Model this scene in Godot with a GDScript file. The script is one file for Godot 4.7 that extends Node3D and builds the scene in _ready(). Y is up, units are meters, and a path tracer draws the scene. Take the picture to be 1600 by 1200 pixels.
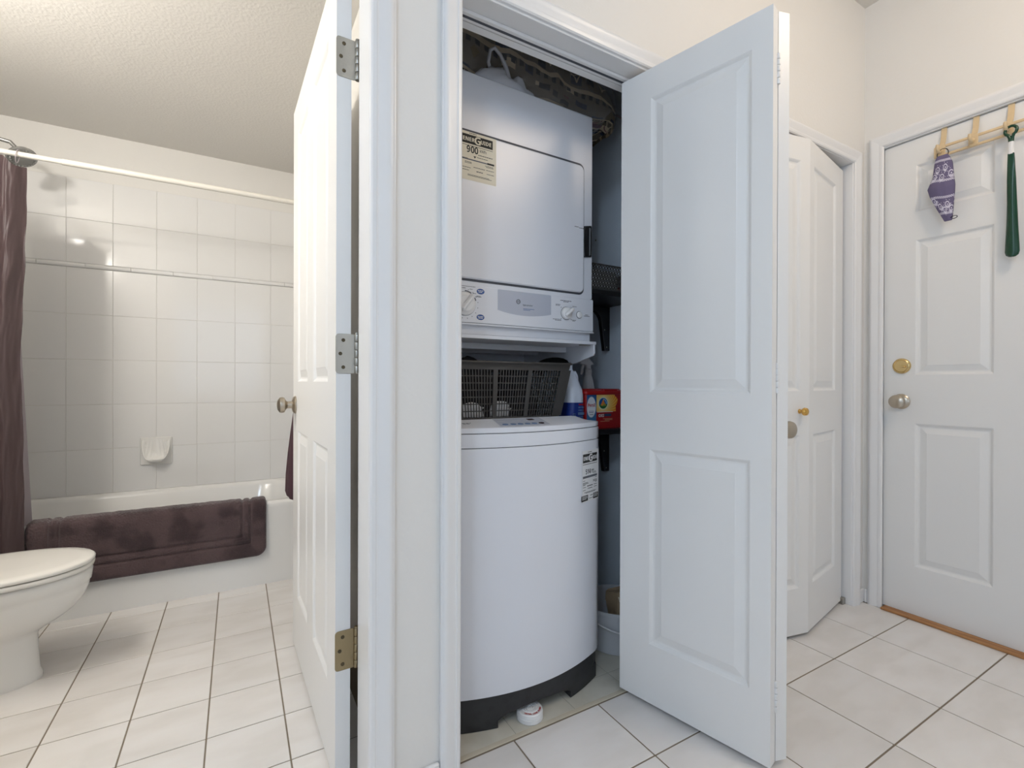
extends Node3D
# Coordinates: x runs along the hall wall (to the right), y up, "b" runs away from the camera through the hall wall (godot z = -b).

var M := {}
var taken := {}

class MB:
	# collects triangles; quads are given counter-clockwise seen from outside
	var st := SurfaceTool.new()
	var n := 0
	func _init():
		st.begin(Mesh.PRIMITIVE_TRIANGLES)
		st.set_smooth_group(-1)
	func flat(): st.set_smooth_group(-1)
	func smooth(k: int = 0): st.set_smooth_group(k)
	func tri(a, b, c, ua = Vector2.ZERO, ub = Vector2.ZERO, uc = Vector2.ZERO):
		st.set_uv(ua); st.add_vertex(a)
		st.set_uv(uc); st.add_vertex(c)
		st.set_uv(ub); st.add_vertex(b)
		n += 1
	func quad(a, b, c, d, ua = Vector2(0, 1), ub = Vector2(1, 1), uc = Vector2(1, 0), ud = Vector2(0, 0)):
		tri(a, b, c, ua, ub, uc)
		tri(a, c, d, ua, uc, ud)
	func outward(pts: Array, c: Vector3):
		var nn = (pts[1] - pts[0]).cross(pts[2] - pts[0])
		var m = Vector3.ZERO
		for p in pts: m += p
		m /= pts.size()
		var q = pts
		if nn.dot(m - c) < 0:
			q = pts.duplicate(); q.reverse()
		for i in range(1, q.size() - 1): tri(q[0], q[i], q[i + 1])
	func box(lo: Vector3, hi: Vector3, bev := 0.0, t := Transform3D.IDENTITY):
		var c = (lo + hi) / 2.0
		var h = (hi - lo) / 2.0
		h = Vector3(abs(h.x), abs(h.y), abs(h.z))
		bev = min(bev, min(h.x, min(h.y, h.z)) * 0.95)
		var v = {}
		for sx in [-1, 1]:
			for sy in [-1, 1]:
				for sz in [-1, 1]:
					v[[sx, sy, sz, 0]] = t * (c + Vector3(sx * h.x, sy * (h.y - bev), sz * (h.z - bev)))
					v[[sx, sy, sz, 1]] = t * (c + Vector3(sx * (h.x - bev), sy * h.y, sz * (h.z - bev)))
					v[[sx, sy, sz, 2]] = t * (c + Vector3(sx * (h.x - bev), sy * (h.y - bev), sz * h.z))
		var o = t * c
		for s in [-1, 1]:
			outward([v[[s, -1, -1, 0]], v[[s, 1, -1, 0]], v[[s, 1, 1, 0]], v[[s, -1, 1, 0]]], o)
			outward([v[[-1, s, -1, 1]], v[[1, s, -1, 1]], v[[1, s, 1, 1]], v[[-1, s, 1, 1]]], o)
			outward([v[[-1, -1, s, 2]], v[[1, -1, s, 2]], v[[1, 1, s, 2]], v[[-1, 1, s, 2]]], o)
		if bev <= 0: return
		for s in [-1, 1]:
			for u in [-1, 1]:
				outward([v[[s, u, -1, 0]], v[[s, u, 1, 0]], v[[s, u, 1, 1]], v[[s, u, -1, 1]]], o)
				outward([v[[s, -1, u, 0]], v[[s, 1, u, 0]], v[[s, 1, u, 2]], v[[s, -1, u, 2]]], o)
				outward([v[[-1, s, u, 1]], v[[1, s, u, 1]], v[[1, s, u, 2]], v[[-1, s, u, 2]]], o)
				for w in [-1, 1]:
					outward([v[[s, u, w, 0]], v[[s, u, w, 1]], v[[s, u, w, 2]]], o)
	func inset(p: Array, d: float) -> Array:
		# p counter-clockwise polygon of Vector2
		var out = []
		var k = p.size()
		for i in k:
			var e0 = (p[i] - p[(i + k - 1) % k]).normalized()
			var e1 = (p[(i + 1) % k] - p[i]).normalized()
			var n0 = Vector2(-e0.y, e0.x)
			var n1 = Vector2(-e1.y, e1.x)
			var m = (n0 + n1)
			m = m / max(0.3, m.dot(n0))
			out.append(p[i] + m * d)
		return out
	func prism(p: Array, t: Transform3D, z0: float, z1: float, bev := 0.0, sm := false):
		# polygon in local xy (any orientation), extruded along local z from z0 to z1
		var area = 0.0
		for i in p.size():
			var q = p[(i + 1) % p.size()]
			area += p[i].x * q.y - q.x * p[i].y
		var pp = p.duplicate()
		if area < 0: pp.reverse()
		var rings = []
		if bev > 0:
			var ip = inset(pp, bev)
			rings = [[ip, z0], [pp, z0 + bev], [pp, z1 - bev], [ip, z1]]
		else:
			rings = [[pp, z0], [pp, z1]]
		for r in range(rings.size() - 1):
			if sm: smooth(r + 1)
			else: flat()
			for i in pp.size():
				var j = (i + 1) % pp.size()
				var a = rings[r]
				var b = rings[r + 1]
				quad(t * Vector3(a[0][i].x, a[0][i].y, a[1]), t * Vector3(a[0][j].x, a[0][j].y, a[1]), t * Vector3(b[0][j].x, b[0][j].y, b[1]), t * Vector3(b[0][i].x, b[0][i].y, b[1]))
		flat()
		for e in [0, rings.size() - 1]:
			var q = PackedVector2Array(rings[e][0])
			var ix = Geometry2D.triangulate_polygon(q)
			for i in range(0, ix.size(), 3):
				var a = q[ix[i]]; var b = q[ix[i + 1]]; var c = q[ix[i + 2]]
				var z = rings[e][1]
				var ccw = (b - a).cross(c - a) > 0
				if (e == 0) == ccw:
					var x = b; b = c; c = x
				tri(t * Vector3(a.x, a.y, z), t * Vector3(b.x, b.y, z), t * Vector3(c.x, c.y, z), a, b, c)
	func lathe(prof: Array, t: Transform3D, seg := 24, crease := 35.0):
		# profile of Vector2(radius, height) along local y, from bottom to top on the outside
		var g = 1
		for i in range(prof.size() - 1):
			if i > 0:
				var d0 = (prof[i] - prof[i - 1]).angle()
				var d1 = (prof[i + 1] - prof[i]).angle()
				if abs(wrapf(d1 - d0, -PI, PI)) > deg_to_rad(crease): g += 1
			smooth(g)
			for k in seg:
				var a0 = TAU * k / seg
				var a1 = TAU * (k + 1) / seg
				if k == seg - 1: a1 = 0.0
				var f = func(r, a): return t * Vector3(r.x * cos(a), r.y, -r.x * sin(a))
				var p0 = f.call(prof[i], a0); var p1 = f.call(prof[i], a1)
				var q0 = f.call(prof[i + 1], a0); var q1 = f.call(prof[i + 1], a1)
				var u0 = float(k) / seg; var u1 = float(k + 1) / seg
				var v0 = 1.0 - float(i) / (prof.size() - 1); var v1 = 1.0 - float(i + 1) / (prof.size() - 1)
				if prof[i].x > 1e-6: tri(p0, p1, q1, Vector2(u0, v0), Vector2(u1, v0), Vector2(u1, v1))
				if prof[i + 1].x > 1e-6: tri(p0, q1, q0, Vector2(u0, v0), Vector2(u1, v1), Vector2(u0, v1))
		flat()
	func tube(path: Array, rad, seg := 10, closed := false, caps := true, sq := 1.0):
		smooth(1)
		var rings = []
		var k = path.size()
		var up = Vector3.UP
		var prev_t = Vector3.ZERO
		var nrm = Vector3.ZERO
		for i in k:
			var tn: Vector3
			if closed: tn = (path[(i + 1) % k] - path[(i + k - 1) % k]).normalized()
			else: tn = (path[min(i + 1, k - 1)] - path[max(i - 1, 0)]).normalized()
			if i == 0:
				up = Vector3.UP if abs(tn.y) < 0.9 else Vector3.RIGHT
				nrm = (up - tn * up.dot(tn)).normalized()
			else:
				nrm = (nrm - tn * nrm.dot(tn)).normalized()
			var bi = tn.cross(nrm)
			var r = rad[i] if rad is Array else rad
			var ring = []
			for j in seg:
				var a = TAU * j / seg
				ring.append(path[i] + nrm * cos(a) * r * sq + bi * sin(a) * r)
			rings.append(ring)
		var last = k if closed else k - 1
		for i in last:
			var a = rings[i]; var b = rings[(i + 1) % k]
			for j in seg:
				var l = (j + 1) % seg
				quad(a[j], a[l], b[l], b[j])
		if caps and not closed:
			smooth(2)
			for j in range(1, seg - 1):
				tri(rings[0][0], rings[0][j + 1], rings[0][j])
				tri(rings[k - 1][0], rings[k - 1][j], rings[k - 1][j + 1])
		flat()
	func loft(rings: Array, cap0 := true, cap1 := true, sm := 1):
		# closed rings of Vector3, counter-clockwise seen from the end of the loft looking back
		smooth(sm)
		var k = rings[0].size()
		for i in rings.size() - 1:
			for j in k:
				var l = (j + 1) % k
				quad(rings[i][j], rings[i][l], rings[i + 1][l], rings[i + 1][j],
					Vector2(float(j) / k, float(i) / (rings.size() - 1)), Vector2(float(j + 1) / k, float(i) / (rings.size() - 1)),
					Vector2(float(j + 1) / k, float(i + 1) / (rings.size() - 1)), Vector2(float(j) / k, float(i + 1) / (rings.size() - 1)))
		for e in [0, 1]:
			if (e == 0 and not cap0) or (e == 1 and not cap1): continue
			smooth(sm + 1 + e)
			var r = rings[0] if e == 0 else rings[-1]
			var c = Vector3.ZERO
			for p in r: c += p
			c /= k
			for j in k:
				if e == 0: tri(c, r[(j + 1) % k], r[j])
				else: tri(c, r[j], r[(j + 1) % k])
		flat()
	func grid(nu: int, nv: int, f: Callable, sm := 1):
		smooth(sm)
		var p = []
		for i in nu + 1:
			var row = []
			for j in nv + 1: row.append(f.call(float(i) / nu, float(j) / nv))
			p.append(row)
		for i in nu:
			for j in nv:
				var a = Vector2(float(i) / nu, 1 - float(j) / nv); var b = Vector2(float(i + 1) / nu, 1 - float(j) / nv)
				var c = Vector2(float(i + 1) / nu, 1 - float(j + 1) / nv); var d = Vector2(float(i) / nu, 1 - float(j + 1) / nv)
				quad(p[i][j], p[i + 1][j], p[i + 1][j + 1], p[i][j + 1], a, b, c, d)
		flat()
	func done() -> ArrayMesh:
		st.index()
		st.generate_normals()
		return st.commit()

func P(x, y, b) -> Vector3: return Vector3(x, y, -b)
# a local frame seen from its front: X to the viewer's right (direction dx, db), Y up, Z towards the viewer
func frame(x, y, b, dx, db) -> Transform3D:
	var d = Vector2(dx, db).normalized()
	var X = Vector3(d.x, 0, -d.y)
	return Transform3D(Basis(X, Vector3.UP, X.cross(Vector3.UP)), P(x, y, b))
func at(x, y, z) -> Transform3D: return Transform3D(Basis.IDENTITY, Vector3(x, y, z))
# lathe axis (local y) along +z
func axz(x, y, z) -> Transform3D: return Transform3D(Basis(Vector3.RIGHT, Vector3(0, 0, 1), Vector3(0, -1, 0)), Vector3(x, y, z))
func axx(x, y, z) -> Transform3D: return Transform3D(Basis(Vector3(0, -1, 0), Vector3(1, 0, 0), Vector3(0, 0, 1)), Vector3(x, y, z))

func numbered(called: String, parent: Node) -> String:
	if not parent.has_node(NodePath(called)): return called
	var k = 1
	while parent.has_node(NodePath("%s_%03d" % [called, k])): k += 1
	return "%s_%03d" % [called, k]
func tag(o, label := "", category := "", group := "", kind := ""):
	if label: o.set_meta("label", label)
	if category: o.set_meta("category", category)
	if group: o.set_meta("group", group)
	if kind: o.set_meta("kind", kind)
	return o
func thing(called: String, label: String, category: String, t = Transform3D.IDENTITY, group := "", kind := "") -> Node3D:
	var o := Node3D.new()
	o.name = numbered(called, self); add_child(o, true); 
	if t is Transform3D: o.transform = t
	else: o.position = t
	tag(o, label, category, group, kind)
	return o
func obj(called: String, mb, m, parent = self, label := "") -> MeshInstance3D:
	var o := MeshInstance3D.new()
	o.mesh = mb.done() if mb is MB else mb
	o.material_override = m
	o.name = numbered(called, parent)
	parent.add_child(o, true)
	if label: o.set_meta("label", label)
	return o
func bx(called, lo, hi, m, parent = self, bev := 0.002, label := "") -> MeshInstance3D:
	var mb := MB.new()
	mb.box(lo, hi, bev)
	return obj(called, mb, m, parent, label)
func lath(called, prof, t, m, parent = self, seg := 24, label := "") -> MeshInstance3D:
	var mb := MB.new()
	mb.lathe(prof, t, seg)
	return obj(called, mb, m, parent, label)
func lettering(s: String, cap: float, t: Transform3D, m, parent, bold := false, wide := 1.0, serif := false) -> MeshInstance3D:
	var f := SystemFont.new()
	f.font_names = PackedStringArray(["Droid Serif" if serif else "Droid Sans"])
	if bold: f.font_weight = 700
	var tm := TextMesh.new()
	tm.text = s; tm.font = f; tm.font_size = 32; tm.pixel_size = cap / (0.72 * 32.0)
	tm.depth = 0.0003; tm.curve_step = 2.0
	var o := MeshInstance3D.new()
	o.mesh = tm; o.material_override = m
	o.name = numbered("lettering", parent)
	parent.add_child(o, true)
	o.transform = t * Transform3D(Basis.from_scale(Vector3(wide, 1, 1)), Vector3.ZERO)
	return o
func rrect(x0, y0, x1, y1, r, k := 5) -> Array:
	var p = []
	for q in [[x1 - r, y0 + r, -PI / 2], [x1 - r, y1 - r, 0.0], [x0 + r, y1 - r, PI / 2], [x0 + r, y0 + r, PI]]:
		for i in k + 1:
			var a = q[2] + PI / 2 * i / k
			p.append(Vector2(q[0] + r * cos(a), q[1] + r * sin(a)))
	return p
func ell(cx, cy, rx, ry, k := 24) -> Array:
	var p = []
	for i in k: p.append(Vector2(cx + rx * cos(TAU * i / k), cy + ry * sin(TAU * i / k)))
	return p

# ---------------------------------------------------------------- materials
func mat(called: String, c: Color, rough := 0.5, metal := 0.0, spec := 0.5) -> StandardMaterial3D:
	var m := StandardMaterial3D.new()
	m.albedo_color = c; m.roughness = rough; m.metallic = metal; m.metallic_specular = spec
	m.cull_mode = BaseMaterial3D.CULL_DISABLED
	m.resource_name = called
	M[called] = m
	return m
func noise_tex(freq: float, seed_: int, normal := true, strength := 4.0, size := 256, oct := 3, ramp: Gradient = null) -> NoiseTexture2D:
	var nz := FastNoiseLite.new()
	nz.seed = seed_; nz.frequency = freq; nz.fractal_octaves = oct
	nz.noise_type = FastNoiseLite.TYPE_SIMPLEX_SMOOTH
	var t := NoiseTexture2D.new()
	t.width = size; t.height = size; t.seamless = true; t.noise = nz
	t.as_normal_map = normal
	if normal: t.bump_strength = strength
	if ramp: t.color_ramp = ramp
	return t
func ramp(a: Color, b: Color, c = null) -> Gradient:
	var g := Gradient.new()
	if c == null:
		g.offsets = PackedFloat32Array([0.25, 0.75]); g.colors = PackedColorArray([a, b])
	else:
		g.offsets = PackedFloat32Array([0.2, 0.5, 0.8]); g.colors = PackedColorArray([a, b, c])
	return g
func bumpy(m: StandardMaterial3D, tex, per_m: float, amount: float):
	m.normal_enabled = true; m.normal_texture = tex; m.normal_scale = amount
	m.uv1_triplanar = true; m.uv1_world_triplanar = true; m.uv1_scale = Vector3.ONE * per_m
func materials():
	var m = mat("wall_paint", Color(0.915, 0.907, 0.89), 0.55)
	bumpy(m, noise_tex(0.09, 3, true, 2.0), 3.0, 0.12)
	m = mat("ceiling_paint", Color(0.89, 0.878, 0.855), 0.8)
	bumpy(m, noise_tex(0.06, 7, true, 4.0), 4.0, 0.22)
	m = mat("trim_white", Color(0.925, 0.925, 0.925), 0.32)
	bumpy(m, noise_tex(0.06, 11, true, 1.0), 2.0, 0.03)
	m = mat("door_white", Color(0.925, 0.925, 0.92), 0.36)
	bumpy(m, noise_tex(0.06, 12, true, 1.0), 2.0, 0.03)
	m = mat("closet_wall", Color(0.90, 0.94, 0.975), 0.5)
	mat("wall_tile", Color(0.925, 0.923, 0.918), 0.1)
	mat("wall_grout", Color(0.885, 0.878, 0.86), 0.8)
	mat("grout", Color(0.53, 0.485, 0.42), 0.9)
	for k in 4:
		var t = mat("floor_tile_%d" % k, Color(0.99, 0.99, 0.99), 0.22)
		var a = [0.0, 0.012, -0.012, 0.02][k]
		var g = ramp(Color(0.905 + a, 0.888 + a, 0.87 + a), Color(0.925 + a, 0.91 + a, 0.895 + a), Color(0.935 + a, 0.922 + a, 0.91 + a))
		t.albedo_texture = noise_tex(0.008, 20 + k, false, 0, 256, 5, g)
		t.uv1_triplanar = true; t.uv1_world_triplanar = true; t.uv1_scale = Vector3(1.3, 1.3, 3.1)
	mat("enamel", Color(0.925, 0.922, 0.912), 0.12)
	mat("porcelain", Color(0.93, 0.925, 0.91), 0.08)
	mat("seat_plastic", Color(0.93, 0.92, 0.895), 0.22)
	mat("appliance", Color(0.885, 0.895, 0.92), 0.3)
	mat("appliance_gray", Color(0.72, 0.74, 0.79), 0.35)
	mat("plastic_white", Color(0.92, 0.92, 0.92), 0.3)
	mat("line_dark", Color(0.30, 0.31, 0.34), 0.6)
	mat("black_plastic", Color(0.09, 0.095, 0.105), 0.35)
	m = mat("charcoal_base", Color(0.17, 0.175, 0.185), 0.45)
	m.albedo_texture = noise_tex(0.02, 31, false, 0, 256, 4, ramp(Color(0.85, 0.85, 0.85), Color(1, 1, 1), Color(1.0, 1.0, 1.0)))
	m.uv1_triplanar = true; m.uv1_scale = Vector3(5, 5, 5)
	mat("ink", Color(0.1, 0.1, 0.1), 0.7)
	mat("ink_gray", Color(0.38, 0.39, 0.42), 0.7)
	mat("paper_cream", Color(0.91, 0.875, 0.79), 0.7)
	mat("paper_white", Color(0.9, 0.9, 0.9), 0.7)
	mat("paper_ink", Color(0.16, 0.155, 0.14), 0.7)
	mat("blue_print", Color(0.24, 0.36, 0.60), 0.5)
	mat("blue_button", Color(0.38, 0.48, 0.62), 0.4)
	mat("red_print", Color(0.70, 0.12, 0.14), 0.5)
	mat("dark_display", Color(0.22, 0.08, 0.10), 0.2)
	m = mat("nickel", Color(0.72, 0.68, 0.62), 0.28, 1.0)
	m = mat("hinge_nickel", Color(0.70, 0.69, 0.66), 0.38, 1.0)
	bumpy(m, noise_tex(0.05, 41, true, 3.0), 10.0, 0.2)
	m = mat("hinge_brass", Color(0.62, 0.565, 0.45), 0.42, 1.0)
	bumpy(m, noise_tex(0.05, 42, true, 3.0), 10.0, 0.35)
	mat("screw", Color(0.36, 0.33, 0.27), 0.4, 1.0)
	mat("brass", Color(0.85, 0.68, 0.38), 0.2, 1.0)
	mat("brass_pale", Color(0.86, 0.76, 0.55), 0.22, 1.0)
	m = mat("curtain", Color(0.285, 0.222, 0.228), 0.45)
	m.rim_enabled = true; m.rim = 0.3
	bumpy(m, noise_tex(0.2, 51, true, 2.0, 256, 2), 14.0, 0.25)
	m = mat("liner", Color(0.66, 0.62, 0.64), 0.3)
	m.backlight_enabled = true; m.backlight = Color(0.4, 0.38, 0.4)
	m = mat("mat_plush", Color(1, 1, 1), 0.95)
	m.albedo_texture = noise_tex(0.006, 61, false, 0, 512, 4, ramp(Color(0.235, 0.18, 0.19), Color(0.325, 0.26, 0.268), Color(0.345, 0.28, 0.285)))
	m.rim_enabled = true; m.rim = 0.6; m.rim_tint = 0.5
	bumpy(m, noise_tex(0.25, 62, true, 5.0, 256, 2), 9.0, 0.35)
	m.uv1_scale = Vector3(1.7, 1.7, 1.7)
	m = mat("towel_plum", Color(0.30, 0.20, 0.235), 0.95)
	bumpy(m, noise_tex(0.25, 63, true, 5.0, 256, 2), 9.0, 0.6)
	mat("rod_white", Color(0.90, 0.885, 0.85), 0.25)
	m = mat("clear_plastic", Color(0.88, 0.9, 0.93, 0.13), 0.07)
	m.transparency = BaseMaterial3D.TRANSPARENCY_ALPHA
	bumpy(m, noise_tex(0.02, 71, true, 8.0), 4.0, 1.0)
	m = mat("shower_chrome", Color(0.62, 0.62, 0.61), 0.25, 0.55)
	mat("basket_gray", Color(0.285, 0.275, 0.265), 0.45)
	mat("dark_cloth", Color(0.13, 0.125, 0.14), 0.9)
	mat("white_cloth", Color(0.88, 0.88, 0.88), 0.9)
	mat("jug_white", Color(0.88, 0.90, 0.94), 0.35)
	mat("jug_blue", Color(0.10, 0.20, 0.50), 0.4)
	mat("tub_red", Color(0.66, 0.10, 0.11), 0.3)
	mat("spray_white", Color(0.88, 0.89, 0.9), 0.4)
	m = mat("bag_white", Color(0.86, 0.87, 0.90), 0.4)
	m.backlight_enabled = true; m.backlight = Color(0.3, 0.3, 0.3)
	mat("gray_plush", Color(0.5, 0.49, 0.48), 0.95)
	mat("pail_gray", Color(0.80, 0.81, 0.83), 0.35)
	m = mat("bag_paper", Color(0.72, 0.62, 0.49), 0.85)
	bumpy(m, noise_tex(0.03, 81, true, 6.0), 6.0, 0.5)
	m = mat("vinyl", Color(1, 1, 1), 0.4)
	m.albedo_texture = noise_tex(0.012, 82, false, 0, 256, 4, ramp(Color(0.80, 0.785, 0.73), Color(0.845, 0.83, 0.78)))
	m.uv1_triplanar = true; m.uv1_world_triplanar = true; m.uv1_scale = Vector3.ONE * 2.0
	mat("vinyl_line", Color(0.70, 0.685, 0.63), 0.6)
	mat("strip_beige", Color(0.80, 0.765, 0.69), 0.5)
	m = mat("sill_wood", Color(1, 1, 1), 0.55)
	m.albedo_texture = noise_tex(0.01, 83, false, 0, 256, 4, ramp(Color(0.62, 0.43, 0.26), Color(0.74, 0.55, 0.36)))
	m.uv1_triplanar = true; m.uv1_world_triplanar = true; m.uv1_scale = Vector3(12, 12, 1.2)
	mat("rack_beige", Color(0.86, 0.765, 0.61), 0.4)
	mat("horn_green", Color(0.045, 0.24, 0.155), 0.25)
	mat("elastic", Color(0.07, 0.06, 0.07), 0.8)
	m = mat("bulb", Color(1, 1, 1), 0.5)
	m.emission_enabled = true; m.emission = Color(1.0, 0.96, 0.9); m.emission_energy_multiplier = 6.0
	m = mat("lamp_glass", Color(1, 1, 1), 0.5)
	m.emission_enabled = true; m.emission = Color(1.0, 0.88, 0.72); m.emission_energy_multiplier = 3.0
	m = mat("fill_lamp_cool", Color(1, 1, 1), 0.5)
	m.emission_enabled = true; m.emission = Color(0.94, 0.97, 1.0); m.emission_energy_multiplier = 3.0
	m = mat("window_glass", Color(0.95, 0.97, 1.0, 0.06), 0.02)
	m.transparency = BaseMaterial3D.TRANSPARENCY_ALPHA

func picture(called: String, img: Image, rough := 0.5) -> StandardMaterial3D:
	var m = mat(called, Color(1, 1, 1), rough)
	m.albedo_texture = ImageTexture.create_from_image(img)
	return m

# ---------------------------------------------------------------- doors
const PANEL := [[0.0, 0.0], [0.004, -0.0025], [0.009, -0.0075], [0.013, -0.0085], [0.0155, -0.0085], [0.037, -0.0025], [0.0395, -0.0015]]
func door_slab(w: float, h: float, t: float, panels: Array, back := true) -> MB:
	# local x 0..w, y 0..h; front at z = 0, back at z = -t; each panel [x0, y0, x1, y1] is moulded into both faces
	var mb := MB.new()
	var xs = [0.0, w]; var ys = [0.0, h]
	for p in panels:
		for v in [p[0], p[2]]:
			if not xs.has(v): xs.append(v)
		for v in [p[1], p[3]]:
			if not ys.has(v): ys.append(v)
	xs.sort(); ys.sort()
	for face in [0, 1]:
		var z0 = 0.0 if face == 0 else -t
		var sg = 1.0 if face == 0 else -1.0
		var q = func(a, b, c, d):
			if face == 0: mb.quad(a, b, c, d)
			else: mb.quad(b, a, d, c)
		for i in xs.size() - 1:
			for j in ys.size() - 1:
				var cx = (xs[i] + xs[i + 1]) / 2; var cy = (ys[j] + ys[j + 1]) / 2
				var inside = false
				for p in panels:
					if cx > p[0] and cx < p[2] and cy > p[1] and cy < p[3]: inside = true
				if inside: continue
				q.call(Vector3(xs[i], ys[j], z0), Vector3(xs[i + 1], ys[j], z0), Vector3(xs[i + 1], ys[j + 1], z0), Vector3(xs[i], ys[j + 1], z0))
		for p in panels:
			var rect = func(o, d):
				var z = z0 + sg * d
				return [Vector3(p[0] + o, p[1] + o, z), Vector3(p[2] - o, p[1] + o, z), Vector3(p[2] - o, p[3] - o, z), Vector3(p[0] + o, p[3] - o, z)]
			for k in PANEL.size() - 1:
				var a = rect.call(PANEL[k][0], PANEL[k][1]); var b = rect.call(PANEL[k + 1][0], PANEL[k + 1][1])
				for e in 4:
					var f = (e + 1) % 4
					q.call(a[e], a[f], b[f], b[e])
			var c = rect.call(PANEL[-1][0], PANEL[-1][1])
			q.call(c[0], c[1], c[2], c[3])
	var A = [Vector3(0, 0, 0), Vector3(w, 0, 0), Vector3(w, h, 0), Vector3(0, h, 0)]
	for e in 4:
		var f = (e + 1) % 4
		mb.quad(A[f], A[e], A[e] + Vector3(0, 0, -t), A[f] + Vector3(0, 0, -t))
	return mb
func casing(path: Array, across: Array, out: Vector3, width: float) -> MB:
	# colonial moulding swept along path (inner edge); across[i] = mitre direction at each path point
	var prof = [[0.0, 0.0], [0.0, 0.007], [0.004, 0.0105], [0.012, 0.012], [0.0135, 0.0105], [0.018, 0.0105], [0.030, 0.0135], [0.040, 0.0165], [0.046, 0.0165], [0.050, 0.0145], [0.053, 0.011], [0.056, 0.010], [0.056, 0.0]]
	var s = width / 0.056
	var mb := MB.new()
	for i in path.size() - 1:
		for k in prof.size() - 1:
			mb.smooth(20 * i + (1 if k > 4 and k < 10 else 2 + k))
			var f = func(j, a): return path[j] + across[j] * a[0] * s + out * a[1]
			mb.quad(f.call(i, prof[k]), f.call(i, prof[k + 1]), f.call(i + 1, prof[k + 1]), f.call(i + 1, prof[k]))
	mb.flat()
	return mb

func _ready():
	# ---- camera
	var cam := Camera3D.new()
	cam.name = "camera"
	cam.fov = rad_to_deg(2.0 * atan(600.0 / 746.03)); cam.near = 0.03; cam.far = 60.0
	add_child(cam)
	var th := deg_to_rad(29.9515); var pi := deg_to_rad(0.13423); var ro := deg_to_rad(0.18316)
	var Ry := Basis(Vector3(cos(th), 0, -sin(th)), Vector3.UP, Vector3(sin(th), 0, cos(th)))
	var Rx := Basis(Vector3.RIGHT, Vector3(0, cos(pi), sin(pi)), Vector3(0, -sin(pi), cos(pi)))
	var Rz := Basis(Vector3(cos(ro), sin(ro), 0), Vector3(-sin(ro), cos(ro), 0), Vector3(0, 0, 1))
	var R := Ry * Rx * Rz
	var fl = func(v: Vector3): return Vector3(v.x, v.y, -v.z)
	cam.transform = Transform3D(Basis(fl.call(R.x), fl.call(R.y), -fl.call(R.z)), P(0, 0.99, 0))
	cam.current = true
	# ---- sky and exposure
	var we := WorldEnvironment.new()
	we.name = "environment"
	var e := Environment.new()
	e.background_mode = Environment.BG_COLOR
	e.background_color = Color(0.82, 0.90, 1.0)
	e.background_energy_multiplier = SKY
	e.ambient_light_source = Environment.AMBIENT_SOURCE_DISABLED
	e.tonemap_mode = Environment.TONE_MAPPER_LINEAR
	e.tonemap_exposure = EXPOSURE
	e.sdfgi_enabled = true; e.ssao_enabled = true; e.ssil_enabled = true
	we.environment = e
	add_child(we)
	materials()
	lamps()
	room()
	floors()
	bath_wall_tiles()
	doors()
	trims()
	closet()
	dryer()
	washer()
	stand()
	laundry_things()
	closet_shelves()
	bathroom()
	entry_things()

const SKY := 2.3
const EXPOSURE := 1.0

func lamp(parent, p: Vector3, c: Color, energy: float, size: float):
	var l := OmniLight3D.new()
	l.name = numbered("lamp_light", parent)
	l.light_color = c; l.light_energy = energy; l.omni_range = 12.0; l.omni_attenuation = 2.0
	l.light_size = size; l.shadow_enabled = true; l.position = p
	parent.add_child(l, true)
func lamps():
	# bathroom: bar of four globe bulbs over the vanity on the left wall
	var t := thing("vanity_light", "chrome wall bar with four glowing globe bulbs on the bathroom side wall", "light fixture", P(-1.12, 2.0, 1.62))
	bx("backplate", Vector3(0, -0.05, -0.4), Vector3(0.03, 0.05, 0.4), M.nickel, t, 0.006)
	for k in 4:
		var z = -0.3 + 0.2 * k
		lath("socket", [Vector2(0, 0), Vector2(0.025, 0), Vector2(0.02, 0.035), Vector2(0, 0.035)], axx(0.03, 0, z), M.nickel, t, 16)
		var pr = []
		for i in 13: pr.append(Vector2(0.055 * sin(PI * i / 12.0), 0.055 - 0.055 * cos(PI * i / 12.0)))
		lath("bulb", pr, axx(0.06, 0, z), M.bulb, t, 16)
		lamp(t, Vector3(0.115, 0, z), Color(1.0, 0.985, 0.965), BATH / 4.0, 0.05)
	# hall: flush ceiling light near the entry door, plus an added fill behind the viewer
	hall_lamp("round flush glass ceiling light glowing warm near the entry door", P(1.60, 2.7, -0.10), M.lamp_glass, Color(1.0, 0.91, 0.80), HALL)
	hall_lamp("added cool fill light shaped as a flush ceiling light, unseen behind the viewer", P(-0.9, 2.7, -0.75), M.fill_lamp_cool, Color(0.83, 0.91, 1.0), REAR_FILL)
func hall_lamp(label, p, glass, c, energy):
	var t := thing("ceiling_light", label, "light fixture", p, "flush hall ceiling lights")
	lath("rim", [Vector2(0.15, -0.02), Vector2(0.16, -0.015), Vector2(0.16, 0.0), Vector2(0, 0.0)], Transform3D.IDENTITY, M.brass_pale, t, 32)
	var pr = []
	for i in 9: pr.append(Vector2(0.145 * sin(PI / 2 * i / 8.0), -0.02 - 0.07 * cos(PI / 2 * i / 8.0)))
	pr.append(Vector2(0, -0.02))
	lath("glass_shade", pr, Transform3D.IDENTITY, glass, t, 32)
	lamp(t, Vector3(0, -0.22, 0), c, energy, 0.12)
const REAR_FILL := 0.72  # strength of the added fill light that lifts the closet
const BATH := 0.58
const HALL := 0.46

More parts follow.
